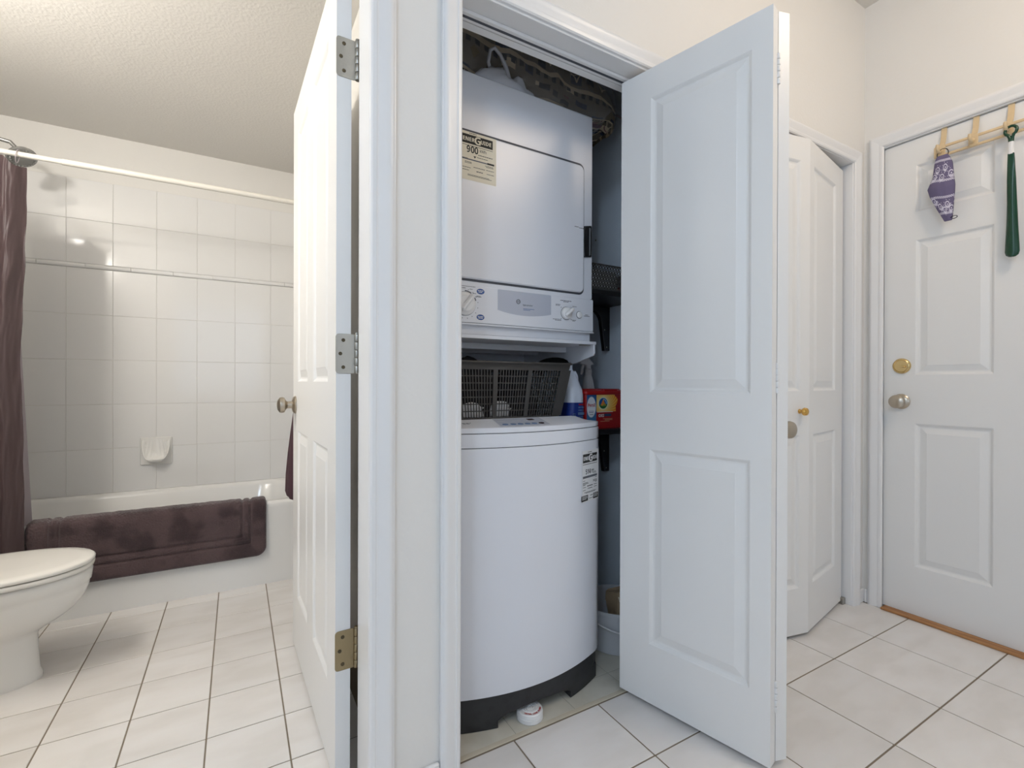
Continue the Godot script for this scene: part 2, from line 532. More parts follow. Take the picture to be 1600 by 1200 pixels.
# ---------------------------------------------------------------- room shell
const HB := 1.088
func wallbox(mb: MB, x0, x1, y0, y1, b0, b1):
	mb.box(Vector3(x0, y0, -b1), Vector3(x1, y1, -b0))
func wall(called: String, label: String, boxes: Array, m) -> MeshInstance3D:
	var mb := MB.new()
	for q in boxes: wallbox(mb, q[0], q[1], q[2], q[3], q[4], q[5])
	var o = obj(called, mb, m)
	tag(o, label, "wall" if called.begins_with("wall") else "ceiling", "", "structure")
	return o
func room():
	wall("wall_hall", "off-white hall wall holding the bathroom, laundry and closet openings", [
		[-2.0, -0.52, 0, 2.7, HB, 1.2], [-0.52, 0.276, 2.05, 2.7, HB, 1.2], [0.276, 0.463, 0, 2.7, HB, 1.2],
		[0.463, 1.388, 1.985, 2.7, HB, 1.2], [1.388, 1.485, 0, 2.7, HB, 1.2], [1.485, 2.394, 2.0, 2.7, HB, 1.2], [2.394, 2.6, 0, 2.7, HB, 1.2]], M.wall_paint)
	wall("wall_bath_back", "bathroom back wall above and behind the white tub tiles", [[-1.24, 0.45, 0, 2.42, 3.304, 3.42]], M.wall_paint)
	wall("wall_bath_left", "bathroom left wall beside the toilet", [[-1.24, -1.12, 0, 2.42, 1.2, 3.304]], M.wall_paint)
	wall("wall_bath_right", "bathroom right wall behind the open bathroom door", [[0.37, 0.45, 0, 2.7, 1.2, 3.304]], M.wall_paint)
	wall("wall_closet_back", "closet back wall behind the stacked laundry machines", [[0.45, 2.72, 0, 2.7, 2.0, 2.1]], M.closet_wall)
	wall("wall_closet_right", "pale laundry closet side wall carrying the two black shelves", [[1.42, 1.485, 0, 2.7, 1.2, 2.0]], M.closet_wall)
	wall("wall_entry", "off-white end wall around the white entry door", [
		[2.478, 2.6, 0, 2.7, 1.02, 1.2], [2.478, 2.6, 2.05, 2.7, 0.17, 1.02], [2.478, 2.6, 0, 2.7, -2.72, 0.17], [2.478, 2.72, 0, 2.7, 1.2, 2.0]], M.wall_paint)
	wall("wall_rear", "hall wall with the daylight window behind the viewer", [
		[-2.0, -0.9, 0, 2.7, -2.72, -2.6], [-0.9, 0.7, 0, 0.75, -2.72, -2.6], [-0.9, 0.7, 2.25, 2.7, -2.72, -2.6], [0.7, 2.478, 0, 2.7, -2.72, -2.6]], M.wall_paint)
	wall("wall_left", "hall end wall with an added daylight window away from the entry door", [
		[-2.12, -2.0, 0, 2.7, -2.72, -2.45], [-2.12, -2.0, 0, 0.75, -2.45, -0.25], [-2.12, -2.0, 2.25, 2.7, -2.45, -0.25], [-2.12, -2.0, 0, 2.7, -0.25, 1.2]], M.wall_paint)
	wall("ceiling", "white hall ceiling out of view above the doors", [[-2.12, 2.72, 2.7, 2.8, -2.72, 2.1]], M.ceiling_paint)
	wall("ceiling_bath", "textured off-white bathroom ceiling above the tub", [[-1.24, 0.37, 2.305, 2.42, 1.2, 3.304]], M.ceiling_paint)
	# window behind the camera, and an unseen side window added to light the closet
	for wi in [["window_1", "white framed hall window behind the viewer letting in cool daylight", at(-0.1, 0.75, 2.66)], ["window_2", "added unseen side window in the hall end wall, placed to light the closet", Transform3D(Basis(Vector3.UP, PI / 2).scaled(Vector3(1, 1, 1.375)), Vector3(-2.06, 0.75, 1.35))]]:
		window(wi[0], wi[1], wi[2])
	boards()
func window(called, label, where):
	var w := thing(called, label, "window", where, "", "structure")
	for q in [[-0.8, 0.8, 0, 0.06], [-0.8, 0.8, 1.44, 1.5]]:
		bx("frame", Vector3(q[0], q[2], -0.03), Vector3(q[1], q[3], 0.03), M.trim_white, w, 0.004)
	for x in [-0.8, -0.03, 0.74]:
		bx("frame", Vector3(x, 0.06, -0.03), Vector3(x + 0.06, 1.44, 0.03), M.trim_white, w, 0.004)
	for x in [-0.74, 0.03]:
		bx("pane", Vector3(x, 0.06, -0.004), Vector3(x + 0.71, 1.44, 0.004), M.window_glass, w, 0.0)
func boards():
	# baseboards in the corner by the entry door
	var b = bx("baseboard_hall", Vector3(2.433, 0.0, -HB), Vector3(2.478, 0.06, -HB + 0.01), M.trim_white, self, 0.003)
	tag(b, "short white baseboard piece in the corner between closet and entry door", "baseboard", "", "structure")
	b = bx("baseboard_entry", Vector3(2.468, 0.0, -HB + 0.01), Vector3(2.478, 0.06, -1.066), M.trim_white, self, 0.003)
	tag(b, "sliver of white baseboard beside the entry door casing", "baseboard", "", "structure")
	b = bx("baseboard_jamb", Vector3(0.315, 0.0, -HB), Vector3(0.424, 0.075, -HB + 0.011), M.trim_white, self, 0.003)
	tag(b, "white baseboard between the bathroom and laundry casings", "baseboard", "", "structure")

func floors():
	var mb := MB.new()
	wallbox(mb, -2.12, 2.72, -0.1, -0.0018, -2.72, 3.42)
	var f = tag(obj("floor", mb, M.grout), "glazed off-white ceramic tile floor of hall and bathroom with taupe grout", "floor", "", "structure")
	var cache = {}
	var put = func(called, x0, x1, b0, b1, gap, bev, m):
		var w = x1 - x0 - gap; var d = b1 - b0 - gap
		if w < 0.012 or d < 0.012: return
		var key = [snappedf(w, 0.0005), snappedf(d, 0.0005), bev]
		if not cache.has(key):
			var q := MB.new()
			q.box(Vector3(-w / 2, -0.008, -d / 2), Vector3(w / 2, 0, d / 2), bev)
			cache[key] = q.done()
		var o = obj(called, cache[key], m, f)
		o.position = P((x0 + x1) / 2, 0, (b0 + b1) / 2)
	var rng := RandomNumberGenerator.new()
	rng.seed = 5
	for i in range(-12, 4):
		for j in range(-12, 1):
			var x0 = max(-2.0, 1.567 + 0.3 * i); var x1 = min(2.478, 1.567 + 0.3 * (i + 1))
			var b0 = max(-2.6, 0.908 + 0.3 * j); var b1 = min(1.14, 0.908 + 0.3 * (j + 1))
			if x1 > x0 and b1 > b0: put.call("tile", x0, x1, b0, b1, 0.0045, 0.0012, M["floor_tile_%d" % rng.randi_range(0, 3)])
	for i in range(-5, 3):
		for j in range(-1, 8):
			var x0 = max(-1.12, -0.4655 + 0.1968 * (i + 1)); var x1 = min(0.37, -0.4655 + 0.1968 * (i + 2))
			var b0 = max(1.14, 1.371 + 0.1965 * j); var b1 = min(2.66, 1.371 + 0.1965 * (j + 1))
			if x1 > x0 and b1 > b0: put.call("tile", x0, x1, b0, b1, 0.0038, 0.001, M["floor_tile_%d" % rng.randi_range(0, 3)])
	for i in 6:
		for j in 5:
			var x0 = max(0.45, 0.268 + 0.208 * i); var x1 = min(1.42, 0.268 + 0.208 * (i + 1))
			var b0 = max(1.158, 1.04 + 0.208 * j); var b1 = min(2.0, 1.04 + 0.208 * (j + 1))
			if x1 > x0 and b1 > b0: put.call("vinyl_tile", x0, x1, b0, b1, 0.002, 0.0008, M.vinyl)
	mb = MB.new()
	wallbox(mb, 0.45, 1.42, -0.004, -0.0006, 1.158, 2.0)
	obj("vinyl_base", mb, M.vinyl_line, f)
	var s = bx("transition_strip", P(0.481, -0.002, 1.158), P(1.37, 0.0015, 1.143), M.strip_beige, f, 0.001)

func bath_wall_tiles():
	var w = get_node("wall_bath_back")
	bx("grout_bed", P(-1.12, 0.385, 3.306), P(0.37, 2.053, 3.3015), M.wall_grout, w, 0.0)
	var xs = []
	for k in range(-2, 8): xs.append(clamp(-0.768 + 0.1895 * k, -1.12, 0.37))
	var ys = [0.392, 0.6297, 0.8676, 1.1055, 1.3433, 1.5868]
	var rows = []
	for k in 5: rows.append([ys[k], ys[k + 1]])
	rows += [[1.6112, 1.841], [1.841, 2.052]]
	var cache = {}
	var rng := RandomNumberGenerator.new()
	rng.seed = 9
	for i in xs.size() - 1:
		for r in rows:
			var wd = xs[i + 1] - xs[i] - 0.0018; var h = r[1] - r[0] - 0.0018
			var key = [snappedf(wd, 0.001), snappedf(h, 0.001)]
			if not cache.has(key):
				var q := MB.new()
				q.box(Vector3(-wd / 2, -h / 2, -0.005), Vector3(wd / 2, h / 2, 0), 0.0011)
				cache[key] = q.done()
			var o = obj("tile", cache[key], M.wall_tile, w)
			o.position = P((xs[i] + xs[i + 1]) / 2, (r[0] + r[1]) / 2, 3.2995)
			o.rotation = Vector3(rng.randf_range(-0.0016, 0.0016), rng.randf_range(-0.0016, 0.0016), 0)
	# narrow half-round border course with its own joints
	for k in 10:
		var x0 = max(-1.12, -1.07 + 0.1895 * (k - 1)); var x1 = min(0.37, -1.07 + 0.1895 * k)
		if x1 - x0 < 0.02: continue
		var q := MB.new()
		var prof = []
		for a in 9: prof.append(Vector2(0.008 * sin(PI * a / 8.0), 1.599 + 0.0125 * -cos(PI * a / 8.0)))
		q.prism(prof, Transform3D(Basis(Vector3(0, 0, 1), Vector3.UP, Vector3(-1, 0, 0)), P(0, 0, 3.299)), -x1 + 0.001, -x0 - 0.001, 0.0, true)
		obj("border_tile", q, M.wall_tile, w)

# ---------------------------------------------------------------- doors and trim
func hinge(parent, x: float, y: float, z: float, m, called := "hinge", h := 0.093):
	# butt hinge leaf on the hinge edge of a door; local x to the viewer's right, plate lies in the xy plane at z
	var mb := MB.new()
	var p = rrect(-0.036, -h / 2, 0.004, h / 2, 0.009, 4)
	for i in p.size():
		if p[i].x > -0.01: p[i] = Vector2(0.004, p[i].y)
	mb.prism(rrect(-0.037, -h / 2, 0.012, h / 2, 0.008, 4), at(x, y, z), 0.0, 0.0022, 0.0006)
	var o = obj(called, mb, m, parent)
	for k in 5:
		var k0 = -h / 2 + h / 5 * k
		lath("knuckle", [Vector2(0, k0 + 0.0006), Vector2(0.0058, k0 + 0.0006), Vector2(0.0063, k0 + 0.0014), Vector2(0.0063, k0 + h / 5 - 0.0014), Vector2(0.0058, k0 + h / 5 - 0.0006), Vector2(0, k0 + h / 5 - 0.0006)], at(x + 0.013, y, z + 0.004), m, o, 14)
	lath("pin", [Vector2(0, h / 2), Vector2(0.0055, h / 2), Vector2(0.005, h / 2 + 0.004), Vector2(0, h / 2 + 0.005)], at(x + 0.013, y, z + 0.004), m, o, 12)
	for q in [[-0.019, 0.033], [-0.026, 0.0], [-0.019, -0.033]]:
		var s = lath("screw", [Vector2(0.0046, 0.0), Vector2(0.0044, 0.001), Vector2(0.002, 0.0004), Vector2(0, 0.0004)], axz(x + q[0], y + q[1], z + 0.0022), M.screw, o, 12)
func knob_set(parent, x: float, y: float, m, r := 0.031, reach := 0.062):
	# round passage knob on the front face of a door in its local frame
	lath("rose", [Vector2(0, 0), Vector2(r * 1.06, 0), Vector2(r * 1.05, 0.004), Vector2(r * 0.85, 0.010), Vector2(r * 0.5, 0.013), Vector2(0, 0.013)], axz(x, y, 0), m, parent, 32)
	lath("knob", [Vector2(r * 0.42, 0.012), Vector2(r * 0.40, reach * 0.45), Vector2(r * 0.55, reach * 0.52), Vector2(r * 0.88, reach * 0.62), Vector2(r * 0.93, reach * 0.75), Vector2(r * 0.88, reach * 0.86), Vector2(r * 0.6, reach * 0.96), Vector2(r * 0.3, reach), Vector2(0, reach)], axz(x, y, 0), m, parent, 32)
func bifold_leaf(called, parent, t: Transform3D, w: float, fold_right: bool) -> MeshInstance3D:
	var a = 0.104 * w / 0.447; var b = 0.396 * w / 0.447
	var x0 = a if fold_right else w - b
	var x1 = b if fold_right else w - a
	var o = obj(called, door_slab(w, 1.934, 0.034, [[x0, 0.18, x1, 0.775], [x0, 0.947, x1, 1.844]]), M.door_white, parent)
	o.transform = t
	return o
func doors():
	# bathroom door, swung open into the bathroom
	var d := thing("door_1", "white four-panel bathroom door standing open with three hinges and a round knob", "door", frame(0.186, 0.01, 1.985, 0.022, -0.769), "", "structure")
	var W := 0.7695
	obj("slab", door_slab(W, 1.996, 0.035, [[0.118, 0.207, 0.337, 0.806], [0.443, 0.207, 0.667, 0.806], [0.118, 0.982, 0.337, 1.874], [0.443, 0.982, 0.667, 1.874]]), M.door_white, d)
	# hinge edge of the door faces the hall; a frame turned onto that edge
	var ef := Transform3D(Basis(Vector3(0, 0, -1), Vector3.UP, Vector3(1, 0, 0)), Vector3(W, 0, 0))
	for q in [[1.772, "hinge_nickel"], [1.05, "hinge_nickel"], [0.325, "hinge_brass"]]:
		var holder := Node3D.new()
		holder.name = numbered("hinge", d); d.add_child(holder, true); holder.transform = ef
		hinge_on(holder, q[0], M[q[1]])
	knob_set(d, 0.062, 0.897, M.nickel)
	var back := Node3D.new()
	back.name = "back_knob"; d.add_child(back, true)
	back.transform = Transform3D(Basis(Vector3(-1, 0, 0), Vector3.UP, Vector3(0, 0, -1)), Vector3(0, 0, -0.035))
	knob_set(back, -0.062, 0.897, M.nickel)
	# laundry bifold, folded open
	d = thing("door_2", "white two-panel bifold laundry door folded open in front of the closet", "door", Transform3D.IDENTITY, "", "structure")
	bifold_leaf("leaf", d, frame(1.066, 0.015, 1.152, 0.235, -0.972), 0.447, true)
	var n1 = Vector2(1.066, 1.152) + Vector2(0.235, -0.972) * 0.447
	var back2 = n1 + Vector2(0.972, 0.235) * 0.035
	var dir = Vector2(sin(deg_to_rad(15.5)), cos(deg_to_rad(15.5)))
	var f1 = back2 + Vector2(dir.y, -dir.x) * 0.0355
	bifold_leaf("leaf", d, frame(f1.x, 0.015, f1.y, dir.x, dir.y), 0.447, false)
	for y in [0.185, 1.005, 1.80]:
		var hg := Node3D.new()
		hg.name = numbered("hinge", d); d.add_child(hg, true)
		hg.position = P(back2.x - 0.001, y, back2.y - 0.002)
		for k in 5:
			var k0 = -0.04 + 0.016 * k
			lath("knuckle", [Vector2(0, k0), Vector2(0.0042, k0), Vector2(0.0046, k0 + 0.001), Vector2(0.0046, k0 + 0.0135), Vector2(0.0042, k0 + 0.0145), Vector2(0, k0 + 0.0145)], Transform3D.IDENTITY, M.door_white, hg, 10)
	# coat closet bifold, almost closed
	d = thing("door_3", "white bifold coat closet door slightly ajar beside the entry corner", "door", Transform3D.IDENTITY, "", "structure")
	bifold_leaf("leaf", d, frame(1.947, 0.015, 1.042, 0.417, 0.08), 0.424, false)
	var ll = bifold_leaf("leaf", d, frame(1.523, 0.015, 1.12, 0.424, -0.08), 0.43, true)
	var t = ll.transform
	lath("pull_knob", [Vector2(0, 0), Vector2(0.009, 0), Vector2(0.0085, 0.003), Vector2(0.006, 0.006), Vector2(0.006, 0.012), Vector2(0.012, 0.016), Vector2(0.0155, 0.022), Vector2(0.0145, 0.029), Vector2(0.009, 0.033), Vector2(0, 0.034)], t * axz(0.379, 0.868, 0), M.brass, d, 24, "small round brass pull")
	lath("door_knob", [Vector2(0, 0), Vector2(0.034, 0), Vector2(0.0335, 0.004), Vector2(0.028, 0.009), Vector2(0.014, 0.012), Vector2(0.0125, 0.02), Vector2(0.02, 0.03), Vector2(0.028, 0.034), Vector2(0.033, 0.042), Vector2(0.031, 0.051), Vector2(0.02, 0.057), Vector2(0, 0.059)], t * axz(0.276, 0.803, 0), M.nickel, d, 32, "satin nickel door knob")
	# entry door
	d = thing("door_4", "white six-panel entry door with brass deadbolt and nickel knob", "door", frame(2.49, 0.012, 1.013, 0, -1), "", "structure")
	var ps = []
	for x in [[0.113, 0.356], [0.464, 0.707]]:
		for y in [[0.205, 0.811], [1.018, 1.588], [1.706, 1.905]]: ps.append([x[0], y[0], x[1], y[1]])
	obj("slab", door_slab(0.82, 2.016, 0.044, ps), M.door_white, d)
	knob_set(d, 0.064, 0.903, M.nickel, 0.031, 0.058)
	lath("privacy_button", [Vector2(0.004, 0.055), Vector2(0.0036, 0.0592), Vector2(0, 0.0595)], axz(0.064, 0.903, 0), M.nickel, d, 12)
	var db = lath("deadbolt", [Vector2(0, 0), Vector2(0.033, 0), Vector2(0.033, 0.004), Vector2(0.030, 0.009), Vector2(0.026, 0.011), Vector2(0.024, 0.0095), Vector2(0, 0.0095)], axz(0.066, 1.056, 0), M.brass_pale, d, 32, "round brass deadbolt rose")
	var mb := MB.new()
	mb.prism(ell(0, 0, 0.0175, 0.0052, 20), at(0, 0, 0), 0.009, 0.021, 0.002, true)
	var tp = obj("thumb_turn", mb, M.brass_pale, d)
	tp.position = Vector3(0.066, 1.054, 0)
	tp.rotation.z = deg_to_rad(-4)
	bx("latch_plate", Vector3(-0.006, 0.868, -0.03), Vector3(-0.0005, 0.938, -0.006), M.black_plastic, d, 0.001)
	var th = bx("door_sill", P(2.452, 0.0, 1.008), P(2.60, 0.011, 0.19), M.sill_wood, self, 0.003)
	tag(th, "worn brown wood threshold strip under the entry door", "threshold", "", "structure")
func hinge_on(holder, y, m):
	hinge(holder, 0.0357, y, 0.0, m, "leaf_plate", 0.097)

func trims():
	# bathroom opening
	var t := thing("trim_1", "white moulded casing and jamb of the bathroom doorway", "door trim", Transform3D.IDENTITY, "", "structure")
	var o = Vector3(0, 0, 1)
	var f = HB - 0.0005
	obj("casing", casing([P(-0.505, 0, f), P(-0.505, 2.033, f), P(0.2575, 2.033, f), P(0.2575, 0, f)], [Vector3(-1, 0, 0), Vector3(-1, 1, 0), Vector3(1, 1, 0), Vector3(1, 0, 0)], o, 0.056), M.trim_white, t)
	bx("jamb", P(0.2565, 0, 1.196), P(0.276, 2.03, HB - 0.002), M.trim_white, t, 0.0015)
	bx("jamb", P(-0.52, 0, 1.20), P(-0.502, 2.03, HB - 0.002), M.trim_white, t, 0.0015)
	bx("head_jamb", P(-0.502, 2.03, 1.20), P(0.2565, 2.048, HB - 0.002), M.trim_white, t, 0.0015)
	# laundry opening
	t = thing("trim_2", "white moulded casing, jambs and bifold track of the laundry closet opening", "door trim", Transform3D.IDENTITY, "", "structure")
	obj("casing", casing([P(0.479, 0, f), P(0.479, 1.973, f), P(1.374, 1.973, f), P(1.374, 0, f)], [Vector3(-1, 0, 0), Vector3(-1, 1, 0), Vector3(1, 1, 0), Vector3(1, 0, 0)], o, 0.053), M.trim_white, t)
	bx("jamb", P(0.463, 0, 1.2), P(0.481, 1.967, HB - 0.001), M.trim_white, t, 0.0015)
	bx("jamb", P(1.37, 0, 1.2), P(1.388, 1.967, HB - 0.001), M.trim_white, t, 0.0015)
	bx("head_jamb", P(0.463, 1.967, 1.2), P(1.388, 1.985, HB - 0.001), M.trim_white, t, 0.0015)
	bx("track", P(0.485, 1.957, 1.172), P(1.366, 1.9665, 1.142), M.trim_white, t, 0.001)
	bx("track_slot", P(0.485, 1.9562, 1.161), P(1.366, 1.9592, 1.153), M.line_dark, t, 0.0)
	bx("head_stop", P(0.481, 1.958, 1.2), P(1.37, 1.967, 1.176), M.trim_white, t, 0.001)
	# coat closet opening
	t = thing("trim_3", "white moulded casing and jambs of the coat closet opening", "door trim", Transform3D.IDENTITY, "", "structure")
	obj("casing", casing([P(1.506, 0, f), P(1.506, 1.976, f), P(2.378, 1.976, f), P(2.378, 0, f)], [Vector3(-1, 0, 0), Vector3(-1, 1, 0), Vector3(1, 1, 0), Vector3(1, 0, 0)], o, 0.053), M.trim_white, t)
	bx("jamb", P(1.485, 0, 1.2), P(1.503, 1.974, HB - 0.001), M.trim_white, t, 0.0015)
	bx("jamb", P(2.375, 0, 1.2), P(2.394, 1.974, HB - 0.001), M.trim_white, t, 0.0015)
	bx("head_jamb", P(1.485, 1.974, 1.2), P(2.394, 2.0, HB - 0.001), M.trim_white, t, 0.0015)
	bx("pivot_bracket", P(2.352, 0.0, 1.14), P(2.374, 0.03, 1.108), M.hinge_nickel, t, 0.002)
	# entry door
	t = thing("trim_4", "white moulded casing and jamb around the entry door", "door trim", Transform3D.IDENTITY, "", "structure")
	var xx = 2.478 - 0.0005
	obj("casing", casing([P(xx, 0, 1.010), P(xx, 2.036, 1.010), P(xx, 2.036, 0.18), P(xx, 0, 0.18)], [Vector3(0, 0, -1), Vector3(0, 1, -1), Vector3(0, 1, 1), Vector3(0, 0, 1)], Vector3(-1, 0, 0), 0.054), M.trim_white, t)
	bx("jamb", P(2.477, 0, 1.02), P(2.6, 2.032, 1.0155), M.trim_white, t, 0.001)
	bx("jamb", P(2.477, 0, 0.189), P(2.6, 2.032, 0.17), M.trim_white, t, 0.001)
	bx("head_jamb", P(2.477, 2.031, 1.0155), P(2.6, 2.05, 0.189), M.trim_white, t, 0.001)
	bx("stop", P(2.536, 0, 1.0155), P(2.55, 2.031, 0.995), M.trim_white, t, 0.001)
	bx("outside_panel", P(2.56, 0, 1.03), P(2.6, 2.05, 0.17), M.trim_white, t, 0.0)

# ---------------------------------------------------------------- laundry machines
func marks(called, rows: Array, m, parent, t: Transform3D):
	# fine print too small to read: thin flat strokes; rows of [x0, x1, y, height]
	var mb := MB.new()
	var rng := RandomNumberGenerator.new()
	rng.seed = 77
	for r in rows:
		var x = r[0]
		while x < r[1] - 0.0008:
			var w = min(rng.randf_range(0.003, 0.008) * (r[3] / 0.0018), r[1] - x)
			mb.box(Vector3(x, r[2] - r[3] / 2, 0), Vector3(x + w, r[2] + r[3] / 2, 0.0002), 0.0, t)
			x += w + r[3] * 0.55
	var o = obj(called, mb, m, parent)
	o.set_meta("kind", "stuff")
	return o
func energy_label(parent, t: Transform3D, w: float, h: float, hx0: float, hx1: float, hy0: float, hy1: float, number: String, paper, nx: float, ny: float, ncap: float):
	# printed energy rating sticker, local x 0..w, y 0..h
	var o := MB.new()
	o.box(Vector3(0, 0, -0.0002), Vector3(w, h, 0.0003), 0.0, t)
	var s = obj("energy_label", o, paper, parent, "printed energy rating sticker reading " + number)
	var q := MB.new()
	q.box(Vector3(hx0, hy0, 0.0003), Vector3(hx1, hy1, 0.0005), 0.0, t)
	obj("header_bar", q, M.paper_ink, s)
	var hw = hx1 - hx0; var hm = (hy0 + hy1) / 2; var hh = hy1 - hy0
	lettering("ENER", hh * 0.42, t * at(hx0 + hw * 0.26, hm - hh * 0.02, 0.0007), paper, s, true, 1.0)
	lettering("UIDE", hh * 0.42, t * at(hx0 + hw * 0.79, hm - hh * 0.02, 0.0007), paper, s, true, 1.0)
	lettering("G", hh * 0.86, t * at(hx0 + hw * 0.535, hm, 0.0009), paper, s, true, 1.05)
	lettering(number, ncap, t * at(nx, ny, 0.0005), M.paper_ink, s, true, 0.85)
	lettering("kWh", ncap * 0.42, t * at(nx + ncap * 1.75, ny + ncap * 0.12, 0.0005), M.paper_ink, s)
	return s
func dryer():
	var t := thing("clothes_dryer", "white front-loading clothes dryer stacked on the rack above the washer", "dryer", frame(0.536, 1.141, 1.3498, 0.99985, 0.01745))
	var ap = M.appliance
	var mb := MB.new()
	mb.box(Vector3(0, 0.036, -0.53), Vector3(0.585, 0.816, 0), 0.005)
	obj("cabinet", mb, ap, t)
	bx("base", Vector3(0.012, 0.0, -0.52), Vector3(0.582, 0.036, -0.010), ap, t, 0.002)
	mb = MB.new()
	mb.prism(rrect(0.0435, 0.1645, 0.5425, 0.6325, 0.022, 6), at(0, 0, 0), -0.001, 0.0012)
	obj("door_gap", mb, M.line_dark, t)
	mb = MB.new()
	mb.prism(rrect(0.046, 0.171, 0.539, 0.6245, 0.020, 6), at(0, 0, 0), 0.0, 0.008, 0.004, true)
	var door = obj("door", mb, ap, t)
	# finger pull on the right edge of the door
	mb = MB.new()
	mb.prism([Vector2(0.5375, 0.300), Vector2(0.5725, 0.304), Vector2(0.5745, 0.31), Vector2(0.5745, 0.412), Vector2(0.571, 0.417), Vector2(0.541, 0.411), Vector2(0.5345, 0.395), Vector2(0.533, 0.36), Vector2(0.5345, 0.325)], at(0, 0, 0), -0.002, 0.0095, 0.003)
	var pull = obj("door_pull", mb, M.black_plastic, t, "black recessed finger pull")
	mb = MB.new()
	mb.prism(rrect(0.559, 0.306, 0.5685, 0.408, 0.003, 3), at(0, 0, 0), 0.006, 0.014, 0.003)
	obj("grip", mb, M.black_plastic, pull)
	marks("door_print", [[0.495, 0.512, 0.402, 0.0022], [0.515, 0.535, 0.400, 0.0022]], M.ink, door, at(0, 0, 0.0081))
	lath("screw", [Vector2(0.004, 0), Vector2(0.0035, 0.0012), Vector2(0, 0.0012)], axz(0.578, 0.15, 0), M.black_plastic, t, 12)
	# control panel
	mb = MB.new()
	mb.prism(rrect(0.0, 0.036, 0.585, 0.151, 0.004, 2), at(0, 0, 0), -0.002, 0.0035, 0.0012)
	var cp = obj("control_panel", mb, ap, t)
	bx("panel_lip", Vector3(0.0, 0.029, -0.004), Vector3(0.587, 0.0345, 0.006), ap, t, 0.0015)
	bx("lip_shadow_gap", Vector3(0.004, 0.0338, -0.004), Vector3(0.584, 0.0368, 0.001), M.line_dark, t, 0.0)
	var z = 0.0035
	var pl = [Vector2(0.188, 0.146), Vector2(0.190, 0.149), Vector2(0.395, 0.149), Vector2(0.397, 0.146)]
	for i in 13:
		var a = 1.0 - 2.0 * i / 12.0
		pl.append(Vector2(0.2925 + 0.1045 * a, 0.071 + 0.012 * a * a))
	mb = MB.new()
	mb.prism(pl, at(0, 0, 0), z - 0.001, z + 0.0006)
	var plate = obj("name_plate", mb, M.appliance_gray, t, "gray badge plate with round emblem")
	lath("emblem", [Vector2(0.0058, 0.0), Vector2(0.0078, 0.0), Vector2(0.0078, 0.0006), Vector2(0.0058, 0.0006), Vector2(0.0058, 0.0)], axz(0.265, 0.116, z + 0.0006), M.ink_gray, plate, 28)
	lettering("GE", 0.0058, at(0.265, 0.116, z + 0.0008), M.ink_gray, plate, true, 0.9, true)
	lettering("Spacemaker", 0.0052, at(0.302, 0.1068, z + 0.0008), M.ink_gray, plate)
	marks("plate_print", [[0.284, 0.328, 0.0945, 0.0016], [0.285, 0.312, 0.0905, 0.0016]], M.blue_print, plate, at(0, 0, z + 0.0006))
	# timer dial
	var d = lath("timer_dial", [Vector2(0, 0), Vector2(0.036, 0), Vector2(0.036, 0.003), Vector2(0.033, 0.006), Vector2(0.026, 0.009), Vector2(0.024, 0.014), Vector2(0, 0.015)], axz(0.072, 0.093, z), M.plastic_white, t, 40)
	lath("dial_rim", [Vector2(0.0362, 0), Vector2(0.0372, 0), Vector2(0.0372, 0.0008), Vector2(0.0362, 0.0008)], axz(0.072, 0.093, z), M.line_dark, d, 40)
	mb = MB.new()
	mb.prism(rrect(-0.030, -0.0075, 0.032, 0.0075, 0.007, 4), Transform3D(Basis(Vector3(0, 0, 1), deg_to_rad(52)), Vector3(0.072, 0.093, 0)), z + 0.004, z + 0.028, 0.005)
	obj("dial_grip", mb, M.plastic_white, d)
	mb = MB.new()
	for k in 12:
		var a = deg_to_rad(75 - 22 * k)
		mb.prism(ell(0.072 + 0.0455 * cos(a), 0.093 + 0.0455 * sin(a), 0.0014, 0.0014, 8), at(0, 0, 0), z, z + 0.0003)
	for q in [[20, 30, 0.039], [88, 60, 0.040]]:
		for k in 6:
			var a = deg_to_rad(lerpf(q[0], q[1], k / 5.0))
			mb.prism(ell(0.072 + q[2] * cos(a), 0.093 + q[2] * sin(a), 0.0022, 0.0022, 8), at(0, 0, 0), z, z + 0.0003)
	obj("dial_ticks", mb, M.ink_gray, cp).set_meta("kind", "stuff")
	for y in [0.135, 0.0545]:
		mb = MB.new()
		mb.prism(ell(0.126, y, 0.0158, 0.0105), at(0, 0, 0), z, z + 0.0003)
		mb.prism(ell(0.126, y, 0.0138, 0.0088), at(0, 0, 0), z, z + 0.0002)
		obj("oval_border", mb, M.paper_white, cp)
		mb = MB.new()
		mb.prism(ell(0.126, y, 0.0138, 0.0088), at(0, 0, 0), z, z + 0.0005)
		obj("oval_badge", mb, M.blue_print, cp, "blue oval print beside the timer dial")
	marks("oval_print", [[0.1165, 0.1355, 0.1375, 0.0022], [0.119, 0.133, 0.133, 0.0022], [0.1165, 0.1355, 0.0565, 0.0022], [0.118, 0.134, 0.052, 0.0022]], M.paper_white, cp, at(0, 0, z + 0.0005))
	# temperature knob and start button
	d = lath("temperature_knob", [Vector2(0, 0), Vector2(0.0215, 0), Vector2(0.0215, 0.003), Vector2(0.020, 0.009), Vector2(0.017, 0.011), Vector2(0, 0.0115)], axz(0.462, 0.093, z), M.plastic_white, t, 32)
	lath("knob_rim", [Vector2(0.0217, 0), Vector2(0.0228, 0), Vector2(0.0228, 0.0008), Vector2(0.0217, 0.0008)], axz(0.462, 0.093, z), M.line_dark, d, 32)
	mb = MB.new()
	mb.prism(rrect(-0.016, -0.0062, 0.026, 0.0062, 0.006, 4), Transform3D(Basis(Vector3(0, 0, 1), deg_to_rad(38)), Vector3(0.462, 0.093, 0)), z + 0.002, z + 0.024, 0.004)
	obj("knob_grip", mb, M.plastic_white, d)
